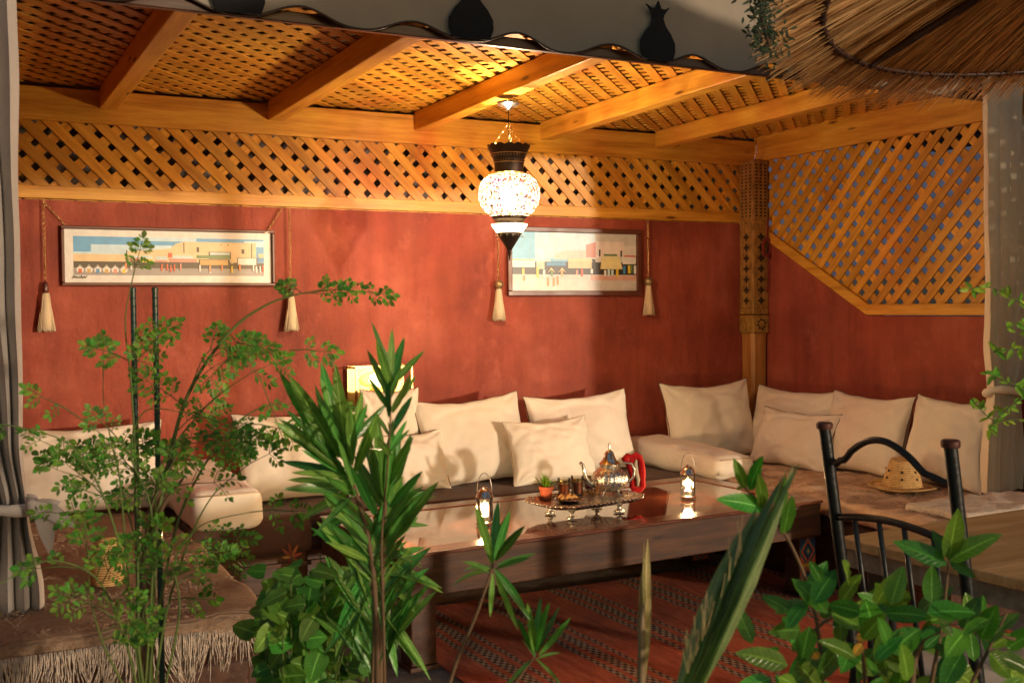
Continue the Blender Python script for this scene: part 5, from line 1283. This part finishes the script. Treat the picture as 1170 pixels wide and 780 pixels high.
twig([(990, 800), (985, 740), (975, 700), (940, 690)], 1.85); twig([(1040, 800), (1050, 740), (1100, 720), (1160, 730)], 1.8, .007); twig([(900, 800), (930, 720), (990, 690)], 1.9, .005); twig([(1100, 800), (1130, 740), (1150, 700)], 1.8)
cl = [(925, 680, 945, 640), (930, 690, 955, 650), (945, 700, 905, 660), (905, 700, 870, 680), (915, 720, 878, 722), (925, 715, 915, 760), (950, 700, 990, 720), (960, 690, 985, 655), (975, 690, 1000, 720), (985, 690, 1040, 680), (1000, 690, 1030, 650), (1010, 700, 1065, 705), (1060, 700, 1115, 700), (1065, 690, 1065, 645), (1080, 720, 1040, 745), (1100, 720, 1120, 680), (1120, 730, 1140, 690), (1140, 720, 1165, 700), (1150, 740, 1190, 720), (1130, 745, 1155, 775), (1000, 740, 980, 780), (1010, 745, 1050, 770), (960, 740, 930, 780), (900, 760, 840, 745), (880, 775, 830, 800), (960, 700, 960, 740), (1020, 720, 1000, 760), (935, 740, 905, 790), (1080, 760, 1120, 790), (1040, 720, 1075, 750), (970, 665, 962, 640), (985, 700, 945, 690), (1035, 690, 1000, 665), (940, 665, 925, 640), (1100, 745, 1075, 790), (1150, 760, 1170, 800), (920, 690, 885, 700), (1050, 700, 1090, 670)]
for a in cl: bigleaf(a[0], a[1], a[2], a[3], 1.85 + q.uniform(-.15, .15), q.uniform(.6, .78), .12)
for k in range(95):
    x = q.uniform(850, 1190); y = q.uniform(685 + abs(x - 1020)*.12, 830); a = q.uniform(0, 2*pi); l = q.uniform(22, 48); bigleaf(x, y, x + l*cos(a), y + l*sin(a), 1.85 + q.uniform(-.25, .3), q.uniform(.5, .75), .12)
obj('branches', s_, M['brown_stem'], t, smooth=True); obj('leaves', f, M['leaf_hibiscus'], t, smooth=True)
for x, y, tx, ty in ((978, 730, 998, 722), (985, 735, 975, 748), (930, 745, 935, 752)): f = MB(); f.leaf(at(x, y, 1.75), at(tx, ty, 1.75), .022, toC(at(x, y, 1.8)), .1, .2, 'ovate'); obj('yellow_leaf', f, M['leaf_yellow'], t)

# --- twig by right curtain
tb_ = at(1230, 620, 2.7)
t = plant('climbing_twig', 'thin climbing twigs with fresh light green leaves in front of the right curtain', 'climber', (tb_.x, tb_.y, 0)); s_ = MB(); f = MB(); q = random.Random(41)
main = smoothline([V((tb_.x, tb_.y, 0)), at(1225, 620, 2.7), at(1205, 480, 2.7), at(1200, 380, 2.7), at(1190, 300, 2.7)], 6); s_.tube(main, [.006*(1 - .6*i/len(main)) for i in range(len(main))], 7)
for pts in ([(1203, 430), (1170, 400), (1135, 402)], [(1200, 370), (1165, 345), (1130, 328), (1105, 332)], [(1205, 470), (1160, 440), (1125, 425)], [(1210, 500), (1170, 480), (1135, 480), (1110, 455)], [(1205, 440), (1160, 460), (1130, 490)], [(1200, 400), (1175, 370), (1150, 375)]):
    ln = smoothline(poly3(pts, 2.7), 6); s_.tube(ln, .0016, 5)
    for k in range(17):
        c = ln[q.randrange(5, len(ln))]; a = q.uniform(0, 2*pi); l = q.uniform(.014, .032)
        f.leaf(c, c + (rt*cos(a) + up*sin(a) + fw*q.uniform(-.4, .4))*l, l*.62, toC(c) + V((q.uniform(-.5, .5),)*3), .1, .2, 'ovate', 5)
obj('stems', s_, M['green_stem'], t, smooth=True); obj('leaves', f, M['leaf_lime'], t)

# --- dark vine on the parasol's left rim
t = plant('dark_vine', 'dark bushy vine growing at the left rim of the thatched parasol', 'vine', (1.9, 2.9, 2.3)); s_ = MB(); f = MB(); q = random.Random(51)
ln = smoothline([at(855, -60, 2.6), at(868, -15, 2.6), at(872, 25, 2.6), at(880, 52, 2.6)], 6); s_.tube(ln, .006, 6)
for k in range(420):
    c = ln[q.randrange(len(ln))] + rt*q.gauss(.0, .020) + up*q.gauss(0, .022) + fw*q.gauss(0, .03); a = q.uniform(0, 2*pi); l = q.uniform(.010, .024)
    f.leaf(c, c + (rt*cos(a) + up*sin(a))*l, l*.5, toC(c) + V((q.uniform(-.8, .8),)*3), .1, .2, 'ovate', 4)
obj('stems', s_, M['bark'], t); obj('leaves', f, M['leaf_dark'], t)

# ------------------------------------------------------------ light
SUN_AZ, SUN_EL = radians(-24), radians(3)       # azimuth of travel measured from +Y towards +X
dv = V((sin(SUN_AZ)*cos(SUN_EL), cos(SUN_AZ)*cos(SUN_EL), -sin(SUN_EL)))
sl = bpy.data.lights.new('sun', 'SUN'); sl.energy = 1.5; sl.angle = radians(1.5); sl.color = (1, .80, .58)
so = bpy.data.objects.new('sun', sl); so.rotation_euler = dv.to_track_quat('-Z', 'Y').to_euler(); so.location = (0, -5, 6); C.objects.link(so)
w = bpy.data.worlds.new('World'); S.world = w; w.use_nodes = True; nt = w.node_tree; bg = nt.nodes['Background']
sk = nt.nodes.new('ShaderNodeTexSky'); sk.sky_type = 'NISHITA'; sk.sun_disc = False; sk.sun_elevation = SUN_EL
sk.sun_rotation = atan2(-dv.x, -dv.y)      # direction towards the sun, clockwise from +Y
nt.links.new(sk.outputs[0], bg.inputs['Color']); bg.inputs['Strength'].default_value = .15
S.view_settings.view_transform = 'Standard'; S.view_settings.look = 'None'; S.view_settings.gamma = 1; S.view_settings.use_curve_mapping = False
S.view_settings.exposure = .5
S.render.engine = 'CYCLES'; S.cycles.use_denoising = True
try: S.cycles.denoiser = 'OPENIMAGEDENOISE'
except Exception: pass
S.cycles.use_adaptive_sampling = True; S.cycles.adaptive_threshold = .02; S.cycles.max_bounces = 6; S.cycles.transparent_max_bounces = 12; S.cycles.sample_clamp_indirect = 6; S.cycles.caustics_reflective = False; S.cycles.caustics_refractive = False
